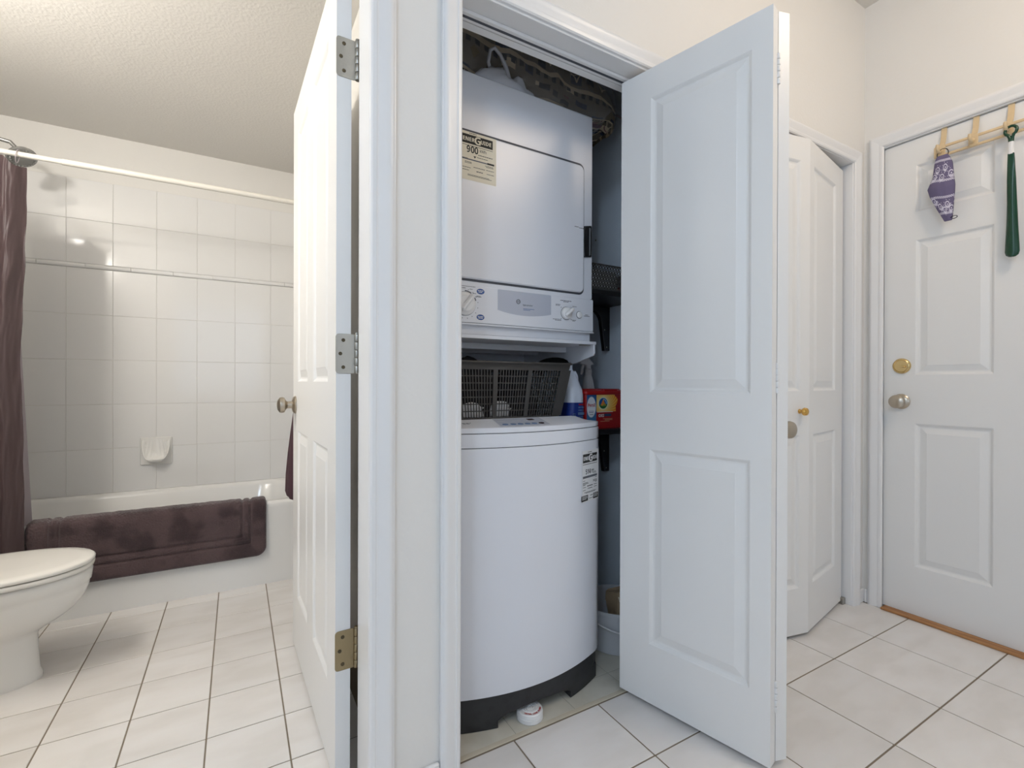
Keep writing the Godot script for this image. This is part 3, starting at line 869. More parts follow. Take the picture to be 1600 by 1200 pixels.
	lath("button_ring", [Vector2(0.0105, 0), Vector2(0.0132, 0), Vector2(0.0132, 0.001), Vector2(0.0105, 0.001)], axz(0.520, 0.092, z), M.line_dark, t, 28)
	lath("start_button", [Vector2(0, 0), Vector2(0.0118, 0), Vector2(0.0115, 0.0035), Vector2(0.009, 0.005), Vector2(0, 0.005)], axz(0.520, 0.092, z), M.plastic_white, t, 28)
	mb = MB.new()
	for q in [[-1, 1], [1, 1], [-1, -1], [1, -1]]:
		mb.prism(ell(0.462 + q[0] * 0.0215, 0.093 + q[1] * 0.0195, 0.0014, 0.0014, 8), at(0, 0, 0), z, z + 0.0003)
	obj("knob_ticks", mb, M.ink, cp).set_meta("kind", "stuff")
	marks("panel_print", [[0.437, 0.487, 0.1365, 0.0024], [0.450, 0.474, 0.1325, 0.002], [0.417, 0.437, 0.1215, 0.0018], [0.417, 0.435, 0.118, 0.0018], [0.490, 0.508, 0.1195, 0.0018],
		[0.405, 0.441, 0.070, 0.0018], [0.414, 0.441, 0.0665, 0.0018], [0.486, 0.506, 0.0715, 0.0018], [0.490, 0.502, 0.068, 0.0018], [0.548, 0.561, 0.094, 0.0022], [0.542, 0.568, 0.0895, 0.0022],
		[0.03, 0.108, 0.147, 0.0016], [0.05, 0.075, 0.141, 0.0018], [0.088, 0.098, 0.139, 0.0018], [0.099, 0.110, 0.127, 0.0018], [0.108, 0.129, 0.1175, 0.0018], [0.112, 0.127, 0.12, 0.0018]], M.ink_gray, cp, at(0, 0, z))
	# energy sticker in the top left corner of the door
	var lt := at(0.048, 0.474, 0.008)
	var s = energy_label(door, lt, 0.130, 0.1485, -0.0 + 0.003, 0.117, 0.112, 0.140, "900", M.paper_cream, 0.046, 0.095, 0.021)
	marks("label_print", [[0.035, 0.06, 0.1445, 0.002], [0.006, 0.117, 0.107, 0.0016], [0.066, 0.117, 0.0835, 0.002], [0.062, 0.10, 0.075, 0.0016], [0.005, 0.03, 0.066, 0.0014], [0.02, 0.043, 0.0555, 0.0016], [0.02, 0.043, 0.052, 0.0016],
		[0.09, 0.12, 0.056, 0.0016], [0.094, 0.12, 0.0525, 0.0016], [0.05, 0.09, 0.0425, 0.0018], [0.094, 0.122, 0.043, 0.0016], [0.06, 0.083, 0.031, 0.0024], [0.096, 0.122, 0.031, 0.0016], [0.012, 0.04, 0.038, 0.0016], [0.012, 0.035, 0.03, 0.0016],
		[0.03, 0.106, 0.0175, 0.0014], [0.03, 0.114, 0.0145, 0.0014]], M.paper_ink, s, lt * at(0, 0, 0.0003))
	mb = MB.new()
	mb.box(Vector3(0.004, 0.062, 0.0003), Vector3(0.122, 0.0655, 0.0005), 0.0, lt)
	obj("scale_bar", mb, M.ink_gray, s)
	mb = MB.new()
	mb.box(Vector3(0.098, 0.0615, 0.0003), Vector3(0.1225, 0.067, 0.0006), 0.0, lt)
	obj("scale_end", mb, M.paper_ink, s)
	mb = MB.new()
	mb.prism([Vector2(0.05, 0.077), Vector2(0.0585, 0.077), Vector2(0.0542, 0.070)], lt, 0.0003, 0.0006)
	obj("scale_marker", mb, M.paper_ink, s)

# washer: local x across, y up, z towards the viewer; front bulges out
const WB := 0.065
func wz(x: float) -> float: return WB * (1.0 - pow(x / 0.285, 2))
func wfoot(ins: float, back: float) -> Array:
	var p = []
	var n = 26
	var hw = 0.285 - ins
	for i in n + 1:
		var x = -hw + 2 * hw * i / n
		var z = wz(x * 0.285 / hw) - ins
		var edge = hw - abs(x)
		if edge < 0.012: z -= 0.006 * pow(1.0 - edge / 0.012, 2)
		p.append(Vector2(x, -z))
	p.append(Vector2(hw, back)); p.append(Vector2(-hw, back))
	return p
const UPY := Basis(Vector3(1, 0, 0), Vector3(0, 0, -1), Vector3(0, 1, 0))
func wtop(x: float, v: float) -> Vector3:
	# sloping control fascia
	var k = clamp((0.272 - abs(x)) / 0.055, 0.0, 1.0)
	return Vector3(x, 0.862 + 0.0175 * v * k, lerpf(wz(x) - 0.006, -0.052, v))
func washer():
	var t := thing("washing_machine", "white top-loading washing machine with curved front under the stacked dryer", "washing machine", P(0.775, 0, 1.247))
	var ap = M.appliance
	var T = Transform3D(UPY, Vector3.ZERO)
	var parts = [["front_panel", 0.098, 0.8035, 0.0, ap], ["seam", 0.80, 0.846, 0.004, M.line_dark], ["top_band", 0.8055, 0.8445, 0.0, ap], ["top_rim", 0.8465, 0.862, 0.001, ap]]
	for q in parts:
		var mb := MB.new()
		mb.prism(wfoot(q[3], 0.53), T, q[1], q[2], 0.0015 if q[0] != "seam" else 0.0, true)
		obj(q[0], mb, q[4], t)
	var mb := MB.new()
	mb.prism(wfoot(0.006, 0.52), T, 0.046, 0.0985, 0.001, true)
	# front skirt whose lower edge arches up between the feet
	var skirt = func(x, y, o): return Vector3(x, y, wz(x * 0.285 / 0.279) - 0.006 - o)
	var low = func(x): return 0.016 + 0.03 * pow(clamp(1.0 - pow((x - 0.005) / 0.132, 2), 0.0, 1.0), 0.5)
	mb.grid(48, 2, func(u, v):
		var x = lerpf(-0.27, 0.27, u)
		return skirt.call(x, lerpf(low.call(x), 0.048, v), 0.0))
	mb.grid(48, 2, func(u, v):
		var x = lerpf(0.27, -0.27, u)
		return skirt.call(x, lerpf(low.call(x), 0.048, v), 0.004), 2)
	mb.grid(48, 1, func(u, v):
		var x = lerpf(-0.27, 0.27, u)
		return skirt.call(x, low.call(x), 0.004 * (1.0 - v)), 3)
	var plinth = obj("plinth", mb, M.charcoal_base, t, "charcoal curved plinth with scuffs")
	for s in [[0.135, 0.277], [-0.277, -0.125]]:
		var p = []
		for i in 9:
			var x = lerpf(s[0], s[1], i / 8.0)
			p.append(Vector2(x, -wz(x * 0.285 / 0.279) + 0.0065))
		p.append(Vector2(s[1], 0.12)); p.append(Vector2(s[0], 0.12))
		mb = MB.new()
		mb.prism(p, T, 0.0, 0.05, 0.002)
		obj("foot", mb, M.charcoal_base, t)
	for x in [-0.24, 0.24]:
		lath("rear_foot", [Vector2(0.02, 0), Vector2(0.02, 0.012), Vector2(0.01, 0.024)], at(x, 0, -0.47), M.black_plastic, t, 12)
	mb = MB.new()
	mb.grid(30, 6, func(u, v): return wtop(lerpf(-0.279, 0.279, u), v))
	mb.grid(30, 1, func(u, v):
		var a = wtop(lerpf(-0.279, 0.279, u), 1.0)
		return Vector3(a.x, lerpf(a.y, 0.862, v), a.z - 0.012 * v), 2)
	var fascia = obj("control_fascia", mb, ap, t)
	mb = MB.new()
	mb.prism(rrect(-0.25, 0.085, 0.25, 0.46, 0.03, 4), T, 0.8615, 0.866, 0.0015)
	obj("lid", mb, ap, t)
	# control print on the fascia
	var on = func(x, v, lift):
		var a = wtop(x, v); var b = wtop(x, v + 0.05)
		var up = (b - a).normalized()
		var n = Vector3.RIGHT.cross(up).normalized()
		return Transform3D(Basis(Vector3.RIGHT, up, n), a + n * lift)
	mb = MB.new()
	mb.grid(10, 4, func(u, v):
		var x = lerpf(-0.115, 0.055, u) + 0.015 * v
		return wtop(x, lerpf(0.12, 0.95, v)) + Vector3(0, 0.0006, 0))
	obj("control_strip", mb, M.appliance_gray, fascia)
	var bt = [-0.092, -0.066, -0.042, -0.018, 0.006, 0.032]
	for i in 6:
		mb = MB.new()
		mb.prism(ell(0, 0, 0.0095, 0.0075, 20), on.call(bt[i], 0.28, 0.0006), 0.0, 0.0015, 0.0004, true)
		obj("button", mb, M.blue_button if i < 5 else M.dark_display, fascia)
	mb = MB.new()
	mb.prism(rrect(-0.011, -0.008, 0.011, 0.008, 0.001, 2), on.call(0.022, 0.72, 0.0006), 0.0, 0.0008)
	obj("display", mb, M.dark_display, fascia)
	lath("emblem", [Vector2(0.0075, 0.0), Vector2(0.011, 0.0), Vector2(0.011, 0.0006), Vector2(0.0075, 0.0006), Vector2(0.0075, 0.0)], on.call(-0.232, 0.5, 0.0004) * axz(0, 0, 0), M.ink_gray, fascia, 24)
	marks("fascia_print", [[0.0, 0.05, 0.004, 0.004], [0.0, 0.062, -0.004, 0.003]], M.ink_gray, fascia, on.call(-0.212, 0.5, 0.0006))
	marks("button_print", [[-0.1, -0.075, 0, 0.002], [-0.05, -0.02, 0, 0.002], [-0.01, 0.01, 0, 0.002]], M.paper_white, fascia, on.call(0.0, 0.62, 0.0012))
	# energy sticker near the right edge
	var a = Vector3(0.179, 0, wz(0.179)); var b = Vector3(0.275, 0, wz(0.275))
	var X = (b - a).normalized()
	var lt := Transform3D(Basis(X, Vector3.UP, X.cross(Vector3.UP)), a + X.cross(Vector3.UP) * 0.0014 + Vector3(0, 0.606, 0))
	var s = energy_label(t, lt, 0.102, 0.166, 0.004, 0.092, 0.127, 0.155, "514", M.paper_white, 0.036, 0.097, 0.016)
	marks("label_print", [[0.035, 0.058, 0.160, 0.002], [0.004, 0.092, 0.1215, 0.0018], [0.056, 0.085, 0.0925, 0.0018], [0.066, 0.088, 0.0885, 0.0014], [0.004, 0.018, 0.069, 0.0014], [0.08, 0.09, 0.0735, 0.0014], [0.004, 0.034, 0.0625, 0.0018], [0.004, 0.038, 0.059, 0.0018], [0.004, 0.02, 0.0555, 0.0018],
		[0.067, 0.092, 0.0655, 0.0018], [0.067, 0.092, 0.062, 0.0018], [0.08, 0.092, 0.0585, 0.0018], [0.03, 0.066, 0.0505, 0.0028], [0.072, 0.092, 0.051, 0.0018], [0.004, 0.022, 0.0485, 0.0016], [0.034, 0.062, 0.0425, 0.0022], [0.072, 0.092, 0.0435, 0.0016], [0.004, 0.022, 0.039, 0.0016],
		[0.012, 0.086, 0.0315, 0.0014], [0.02, 0.08, 0.029, 0.0014], [0.05, 0.064, 0.018, 0.0022], [0.042, 0.07, 0.009, 0.0016]], M.paper_ink, s, lt * at(0, 0, 0.0003))
	mb = MB.new()
	mb.box(Vector3(0.004, 0.077, 0.0003), Vector3(0.092, 0.084, 0.0006), 0.0, lt)
	obj("scale_bar", mb, M.ink_gray, s)
	mb = MB.new()
	mb.box(Vector3(-0.004, 0.004, 0.0003), Vector3(0.035, 0.022, 0.0006), 0.0, lt)
	obj("warning_box", mb, M.paper_ink, s)
	mb = MB.new()
	mb.box(Vector3(0.068, 0.004, 0.0003), Vector3(0.099, 0.022, 0.0006), 0.0, lt)
	obj("warning_box", mb, M.paper_ink, s)
	marks("warning_print", [[-0.001, 0.03, 0.0185, 0.0016], [-0.001, 0.032, 0.0145, 0.0016], [-0.001, 0.026, 0.0105, 0.0016], [0.07, 0.095, 0.0185, 0.0016], [0.07, 0.097, 0.0145, 0.0016], [0.07, 0.092, 0.0105, 0.0016]], M.paper_white, s, lt * at(0, 0, 0.0006))

func stand():
	var t := thing("dryer_rack", "white metal stacking rack holding the dryer above the washer", "rack", P(0.8, 0, 1.345))
	# local x from -0.325 to 0.325, z negative into the closet
	var w = M.appliance
	var mb := MB.new()
	mb.prism([Vector2(0, 1.129), Vector2(0.0, 1.1395), Vector2(0.53, 1.141), Vector2(0.53, 1.129)], Transform3D(Basis(Vector3(0, 0, -1), Vector3.UP, Vector3(1, 0, 0)), Vector3.ZERO), -0.326, 0.328, 0.0025)
	obj("shelf", mb, w, t)
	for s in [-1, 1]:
		var p = [Vector2(0.0, 1.131), Vector2(0.0, 1.098), Vector2(0.006, 1.089), Vector2(0.115, 1.064), Vector2(0.13, 1.063), Vector2(0.145, 1.07)]
		for i in 9:
			var a = PI * i / 8.0
			p.append(Vector2(0.268 - 0.118 * cos(a), 1.068 + 0.026 * sin(a)))
		p += [Vector2(0.40, 1.06), Vector2(0.43, 1.02), Vector2(0.44, 0.95), Vector2(0.44, 0.0), Vector2(0.49, 0.0), Vector2(0.49, 1.131)]
		mb = MB.new()
		mb.prism(p, Transform3D(Basis(Vector3(0, 0, -1), Vector3.UP, Vector3(1, 0, 0)), Vector3(0.3185 * s, 0, 0)), -0.004, 0.004, 0.0015)
		obj("side_leg", mb, w, t)
		bx("arch_shade_sheet", Vector3(0.3225 * s - 0.001, 1.064, -0.39), Vector3(0.3225 * s + 0.001, 1.1, -0.146), M.black_plastic, t, 0.0, "added black sheet painting the shade behind the arched cutout")  # black sheet added as painted darkness inside the cutout
	mb = MB.new()
	# rear cross panel with an arched slot
	mb.box(Vector3(-0.315, 1.085, -0.49), Vector3(0.315, 1.129, -0.478), 0.002)
	mb.box(Vector3(-0.315, 0.93, -0.49), Vector3(0.315, 1.03, -0.478), 0.002)
	for q in [[-0.315, -0.24], [-0.08, 0.08], [0.24, 0.315]]: mb.box(Vector3(q[0], 1.03, -0.49), Vector3(q[1], 1.085, -0.478), 0.001)
	obj("rear_panel", mb, w, t)
	for z in [-0.16, -0.36]: bx("cross_bar", Vector3(-0.312, 1.108, z - 0.03), Vector3(0.312, 1.129, z), w, t, 0.002)
	for x in [-0.29, 0.29]:
		bx("shelf_tab", Vector3(x - 0.02, 1.1255, -0.03), Vector3(x + 0.02, 1.1295, -0.012), M.hinge_nickel, t, 0.001)

# ---------------------------------------------------------------- things in the closet
func closet():
	var n = lath("nail", [Vector2(0.0022, 0), Vector2(0.0022, 0.004), Vector2(0, 0.005)], Transform3D(Basis(Vector3(0, -1, 0), Vector3(-1, 0, 0), Vector3(0, 0, -1)), P(1.42, 1.642, 1.70)), M.screw, self, 10)
	tag(n, "small dark nail head in the pale closet wall above the perforated basket", "nail")
func lattice(mb: MB, f: Callable, groups: Array, y0: float, y1: float, rows: int, cols: int, th: float):
	# f(s, y, out) maps panel coordinates to space; bars between holes, solid posts between groups
	var bar = func(s0, s1, a, b, t0, t1):
		var v = []
		for o in [t0, t1]: v += [f.call(s0, a, o), f.call(s1, a, o), f.call(s1, b, o), f.call(s0, b, o)]
		var c = Vector3.ZERO
		for p in v: c += p
		c /= 8
		for q in [[0, 1, 2, 3], [4, 5, 6, 7], [0, 1, 5, 4], [1, 2, 6, 5], [2, 3, 7, 6], [3, 0, 4, 7]]: mb.outward([v[q[0]], v[q[1]], v[q[2]], v[q[3]]], c)
	var last = -INF
	for g in groups:
		for k in range(0, cols + 1):
			var s = lerpf(g[0], g[1], float(k) / cols)
			if k > 0 and k < cols: bar.call(s - 0.0016, s + 0.0016, y0, y1, -th * 0.4, th * 0.6)
		for k in range(0, rows + 1):
			var y = lerpf(y0, y1, float(k) / rows)
			if k > 0 and k < rows: bar.call(g[0], g[1], y - 0.0016, y + 0.0016, -th, 0.0)
	for k in groups.size() - 1: bar.call(groups[k][1], groups[k + 1][0], y0, y1, -th, th)
func laundry_things():
	# open lattice laundry basket on the washer lid
	var t := thing("laundry_basket", "dark gray plastic laundry basket with slotted sides on top of the washer", "laundry basket", P(0.75, 0.8665, 1.54))
	var H = 0.191
	var mb := MB.new()
	var fr = func(sgn):
		return func(s, y, o):
			var k = y / H
			return Vector3(s * lerpf(0.86, 1.0, k), y, sgn * (lerpf(0.165, 0.183, k) + o))
	var sd = func(sgn):
		return func(s, y, o):
			var k = y / H
			return Vector3(sgn * (lerpf(0.238, 0.276, k) + o), y, s * lerpf(0.9, 1.0, k))
	var ga = [[-0.276, -0.249], [-0.232, -0.17], [-0.155, -0.037], [-0.020, 0.098], [0.115, 0.232], [0.276, 0.276]]
	ga = [[-0.276, -0.262], [-0.262, -0.17], [-0.155, -0.037], [-0.020, 0.098], [0.115, 0.232], [0.276, 0.2761]]
	for s in [-1.0, 1.0]: lattice(mb, fr.call(s), ga, 0.010, 0.168, 7, 11, 0.0022)
	var gs = [[-0.183, -0.16], [-0.15, -0.01], [0.01, 0.15], [0.16, 0.183]]
	for s in [-1.0, 1.0]: lattice(mb, sd.call(s), gs, 0.010, 0.168, 7, 11, 0.0022)
	obj("lattice_side", mb, M.basket_gray, t)
	# solid top band, bottom band and floor
	var ring = func(y, o, r):
		var k = y / H
		var p = []
		for q in rrect(-lerpf(0.238, 0.276, k) - o, -lerpf(0.165, 0.183, k) - o, lerpf(0.238, 0.276, k) + o, lerpf(0.165, 0.183, k) + o, r, 5): p.append(Vector3(q.x, y, -q.y))
		return p
	mb = MB.new()
	mb.loft([ring.call(0.166, 0.002, 0.02), ring.call(0.186, 0.003, 0.02), ring.call(0.187, 0.009, 0.026), ring.call(0.191, 0.010, 0.027), ring.call(0.1935, 0.006, 0.023), ring.call(0.192, -0.002, 0.016), ring.call(0.166, -0.003, 0.016)], false, false)
	obj("rim", mb, M.basket_gray, t)
	mb = MB.new()
	mb.loft([ring.call(0.0, 0.0, 0.02), ring.call(0.012, 0.002, 0.02)], true, true)
	obj("bottom", mb, M.basket_gray, t)
	# garments in the basket
	var heap = func(cx, cz, rx, rz, y0, h, sd_):
		var nz := FastNoiseLite.new()
		nz.seed = sd_; nz.frequency = 5.0
		var q := MB.new()
		q.grid(44, 18, func(u, v):
			var a = TAU * u; var r = sin(PI * 0.5 * v)
			var hh = pow(max(0.0, 1.0 - v * v), 0.5) if v < 1.0 else 0.0
			var x = cx + rx * r * cos(a); var z = cz - rz * r * sin(a)
			var w = nz.get_noise_3d(x * 1.5, hh, z * 1.5)
			return P(x + 0.012 * w * r, y0 + h * hh * (1.0 + 0.16 * w), -(z + 0.012 * w * r)))
		return q
	tag(obj("dark_clothes", heap.call(0.71, -1.545, 0.105, 0.115, 0.8795, 0.192, 3), M.dark_cloth), "heap of dark clothes rising above the left part of the laundry basket", "clothes")
	tag(obj("black_garment", heap.call(0.893, -1.545, 0.07, 0.105, 0.8795, 0.160, 8), M.dark_cloth), "black garment at the right end inside the laundry basket", "clothes")
	for q in [[0.655, 0.047, 0.044, 5, "white garment low in the basket behind its left slots"], [0.764, 0.036, 0.052, 6, "white garment low in the basket behind its middle slots"]]:
		tag(obj("white_garment", heap.call(q[0], -1.404, q[1], 0.012, 0.8795, q[2], q[3]), M.white_cloth), q[4], "clothes")
	comforter()
	water_alarm()
	pail()

func comforter():
	# patterned comforter in a clear zip bag, lying along the top of the dryer
	var img := Image.create(768, 384, false, Image.FORMAT_RGB8)
	var rng := RandomNumberGenerator.new()
	rng.seed = 12
	var tan_ = Color(0.84, 0.77, 0.66); var navy = Color(0.22, 0.24, 0.32); var maroon = Color(0.50, 0.28, 0.31); var dark = Color(0.15, 0.145, 0.15); var olive = Color(0.50, 0.46, 0.39)
	img.fill(olive)
	for k in 70:
		var x = rng.randi_range(0, 760); var y = rng.randi_range(0, 376)
		img.fill_rect(Rect2i(x, y, rng.randi_range(18, 50), rng.randi_range(14, 34)), [navy, dark, tan_, navy, dark, maroon][rng.randi_range(0, 5)])
	for y in [30, 120, 215, 300]:
		img.fill_rect(Rect2i(0, y, 768, 12), tan_)
		for x in range(0, 768, 30): img.fill_rect(Rect2i(x, y - 14, 15, 14), dark)
	var seg = func(a: Vector2, b: Vector2, w: int, c: Color):
		var n = int(a.distance_to(b))
		for i in n + 1:
			var p = a.lerp(b, float(i) / max(1, n))
			img.fill_rect(Rect2i(int(p.x), int(p.y), w, w), c)
	for k in 22:
		var x = 35 * k; var y = 58 + 92 * (k % 3)
		seg.call(Vector2(x, y + 50), Vector2(x + 24, y), 4, tan_)
		seg.call(Vector2(x + 24, y), Vector2(x + 48, y + 50), 4, tan_)
		seg.call(Vector2(x, y + 50), Vector2(x + 48, y + 50), 3, tan_)
	for k in 9:
		var c = Vector2(45 + 86 * k, 255 + 40 * (k % 2))
		for r in [34, 28, 22]:
			for i in 60:
				var a = PI * i / 59.0
				img.fill_rect(Rect2i(clampi(int(c.x + r * cos(a)), 0, 764), clampi(int(c.y - r * sin(a)), 0, 380), 4, 4), tan_ if r != 28 else maroon)
	img.rotate_90(CLOCKWISE)
	var pm = picture("comforter_print", img, 0.85)
	pm.uv1_scale = Vector3(3, 1, 1)
	var t := thing("bagged_comforter", "dark patterned comforter in a clear zip bag on top of the dryer", "comforter", P(0.9, 1.958, 1.585))
	var nz := FastNoiseLite.new()
	nz.seed = 4; nz.frequency = 5.0
	var shape = func(grow, amp, fq):
		var rings = []
		for i in 27:
			var u = i / 26.0
			var x = lerpf(-0.43, 0.435, u)
			var endk = pow(clamp(min(u, 1 - u) / 0.10, 0.0, 1.0), 0.45)
			var top = lerpf(0.36, 0.185, pow(u, 1.3)) * (0.35 + 0.65 * endk) + grow
			var low = 0.004 - grow * 0.3
			if x > 0.22: low = 0.004 + 0.075 * pow((x - 0.22) / 0.215, 1.5)
			var dep = 0.17 * (0.55 + 0.45 * endk) + grow
			var ring = []
			for j in 32:
				var a = TAU * j / 32
				var c = cos(a); var s = sin(a)
				var e = 0.62
				var zz = sign(c) * pow(abs(c), e) * dep
				var yy = low + (top - low) * (0.5 + 0.5 * sign(s) * pow(abs(s), e))
				var w = nz.get_noise_3d(x * fq, yy * fq, zz * fq) * amp * clamp(yy / 0.05, 0.0, 1.0)
				ring.append(Vector3(x, yy + w, zz * (1.0 + w * 2.0)))
			ring.reverse()
			rings.append(ring)
		return rings
	var mb := MB.new()
	mb.loft(shape.call(0.0, 0.030, 1.5))
	obj("comforter", mb, pm, t)
	mb = MB.new()
	mb.loft(shape.call(0.006, 0.045, 1.9))
	obj("clear_cover", mb, M.clear_plastic, t)
	# zip along the right end
	mb = MB.new()
	var path = []
	for i in 12:
		var k = i / 11.0
		path.append(Vector3(0.437 - 0.02 * sin(k * 7.0) * 0.3, 0.035 + 0.14 * k, 0.17 * cos(k * PI * 0.45)))
	mb.tube(path, 0.004, 8)
	obj("piping", mb, M.liner, t)
	# gray plush roll behind, white carrier bag in front
	mb = MB.new()
	var rings = []
	for i in 15:
		var u = i / 14.0
		var r = 0.085 * pow(sin(PI * clamp(u, 0.02, 0.98)), 0.35)
		var ring = []
		for j in 24: ring.append(P(lerpf(0.75, 1.30, u), 2.375 + r * sin(TAU * j / 24), 1.70 + r * cos(TAU * j / 24)))
		rings.append(ring)
	mb.loft(rings)
	tag(obj("rolled_blanket", mb, M.gray_plush), "gray plush blanket roll lying on the bagged comforter above the dryer", "blanket")
	t = thing("carrier_bag", "crumpled white plastic carrier bag with looped handle on the dryer top", "plastic bag", P(0.765, 1.958, 1.388))
	mb = MB.new()
	nz.frequency = 9.0
	mb.grid(64, 20, func(u, v):
		var a = TAU * u; var r = sin(PI * 0.5 * v)
		var x = 0.118 * r * cos(a); var z = 0.024 * r * sin(a)
		var w = nz.get_noise_3d(x * 1.6, v * 0.12, z * 1.5 + 3.0)
		return Vector3(x + 0.006 * w * r, max(0.0, (0.066 - 1.4 * x * x) * cos(PI * 0.5 * v) * (1.0 + 0.55 * w)), z + 0.006 * w * r))
	obj("bag_body", mb, M.bag_white, t)
	mb = MB.new()
	mb.tube([Vector3(-0.045, 0.035, 0), Vector3(-0.058, 0.075, 0), Vector3(-0.052, 0.115, 0.002), Vector3(-0.036, 0.128, 0.002), Vector3(-0.014, 0.112, 0.002), Vector3(0.006, 0.075, 0.004), Vector3(0.02, 0.035, 0.004)], [0.005, 0.006, 0.0055, 0.006, 0.006, 0.0075, 0.008], 8)
	obj("handle", mb, M.bag_white, t)

func water_alarm():
	var t := thing("leak_alarm", "round white floor water alarm with red lettering under the washer front edge", "water alarm", P(0.754, 0, 1.197))
	lath("case", [Vector2(0, 0), Vector2(0.037, 0), Vector2(0.0395, 0.002), Vector2(0.0395, 0.014), Vector2(0.0385, 0.0152), Vector2(0.0385, 0.0164), Vector2(0.0395, 0.0176), Vector2(0.038, 0.0255), Vector2(0.035, 0.028), Vector2(0.025, 0.0287), Vector2(0, 0.029)], Transform3D.IDENTITY, M.plastic_white, t, 48)
	var mb := MB.new()
	for r in [0.0045, 0.0105, 0.0165, 0.0215]:
		mb.lathe([Vector2(r, 0.0285), Vector2(r + 0.0008, 0.0312), Vector2(r + 0.0022, 0.0312), Vector2(r + 0.003, 0.0285)], Transform3D.IDENTITY, 40)
	obj("speaker_rings", mb, M.plastic_white, t)
	# lettering bent along the rim, one glyph at a time
	var s = "WATER LEAK ALARM"
	for i in s.length():
		if s[i] == " ": continue
		var a = deg_to_rad(-146 + 112.0 * i / (s.length() - 1))
		var p = Vector3(0.0305 * cos(a), 0.0292, -0.0305 * sin(a))
		var out = Vector3(cos(a), 0, -sin(a))
		var l = lettering(s[i], 0.0055, Transform3D(Basis(out.cross(Vector3.UP) * -1.0, -out, Vector3.UP), p), M.red_print, t, true)
func pail():
	var t := thing("pail", "small pale plastic pail with wire handle on the closet floor", "bucket", P(1.266, 0, 1.392))
	lath("body", [Vector2(0, 0), Vector2(0.108, 0), Vector2(0.112, 0.004), Vector2(0.128, 0.148), Vector2(0.133, 0.149), Vector2(0.133, 0.158), Vector2(0.130, 0.160), Vector2(0.126, 0.158), Vector2(0.109, 0.008), Vector2(0, 0.006)], Transform3D.IDENTITY, M.pail_gray, t, 48)
	var mb := MB.new()
	var path = []
	for i in 21:
		var a = deg_to_rad(170 + 200.0 * i / 20)
		path.append(Vector3(0.137 * cos(a), 0.14 - 0.052 * sin(PI * i / 20), -0.137 * sin(a)))
	mb.tube(path, 0.003, 8)
	obj("handle", mb, M.plastic_white, t)
	t = thing("paper_bag", "brown wrinkled paper bag standing inside the pail", "paper bag", P(1.312, 0.008, 1.405))
	mb = MB.new()
	var nz := FastNoiseLite.new()
	nz.seed = 2; nz.frequency = 14.0
	var rings = []
	for i in 12:
		var y = 0.176 * i / 11.0
		var ring = []
		var k = y / 0.176
		for q in rrect(-0.048, -0.045, 0.048, 0.045, 0.012, 4):
			var w = nz.get_noise_3d(q.x, y * 0.4, q.y)
			ring.append(Vector3(q.x * (1.0 + 0.12 * k) + 0.010 * w, y + (0.02 * w if i > 8 else 0.0), -q.y * (1.0 - 0.3 * k) + 0.010 * w))
		rings.append(ring)
	mb.loft(rings, true, true)
	obj("sack", mb, M.bag_paper, t)
	mb = MB.new()
	mb.tube([Vector3(-0.047, 0.165, 0.03), Vector3(-0.055, 0.155, 0.045), Vector3(-0.04, 0.15, 0.05), Vector3(-0.015, 0.147, 0.05)], 0.0022, 6)
	obj("string", mb, M.paper_cream, t)

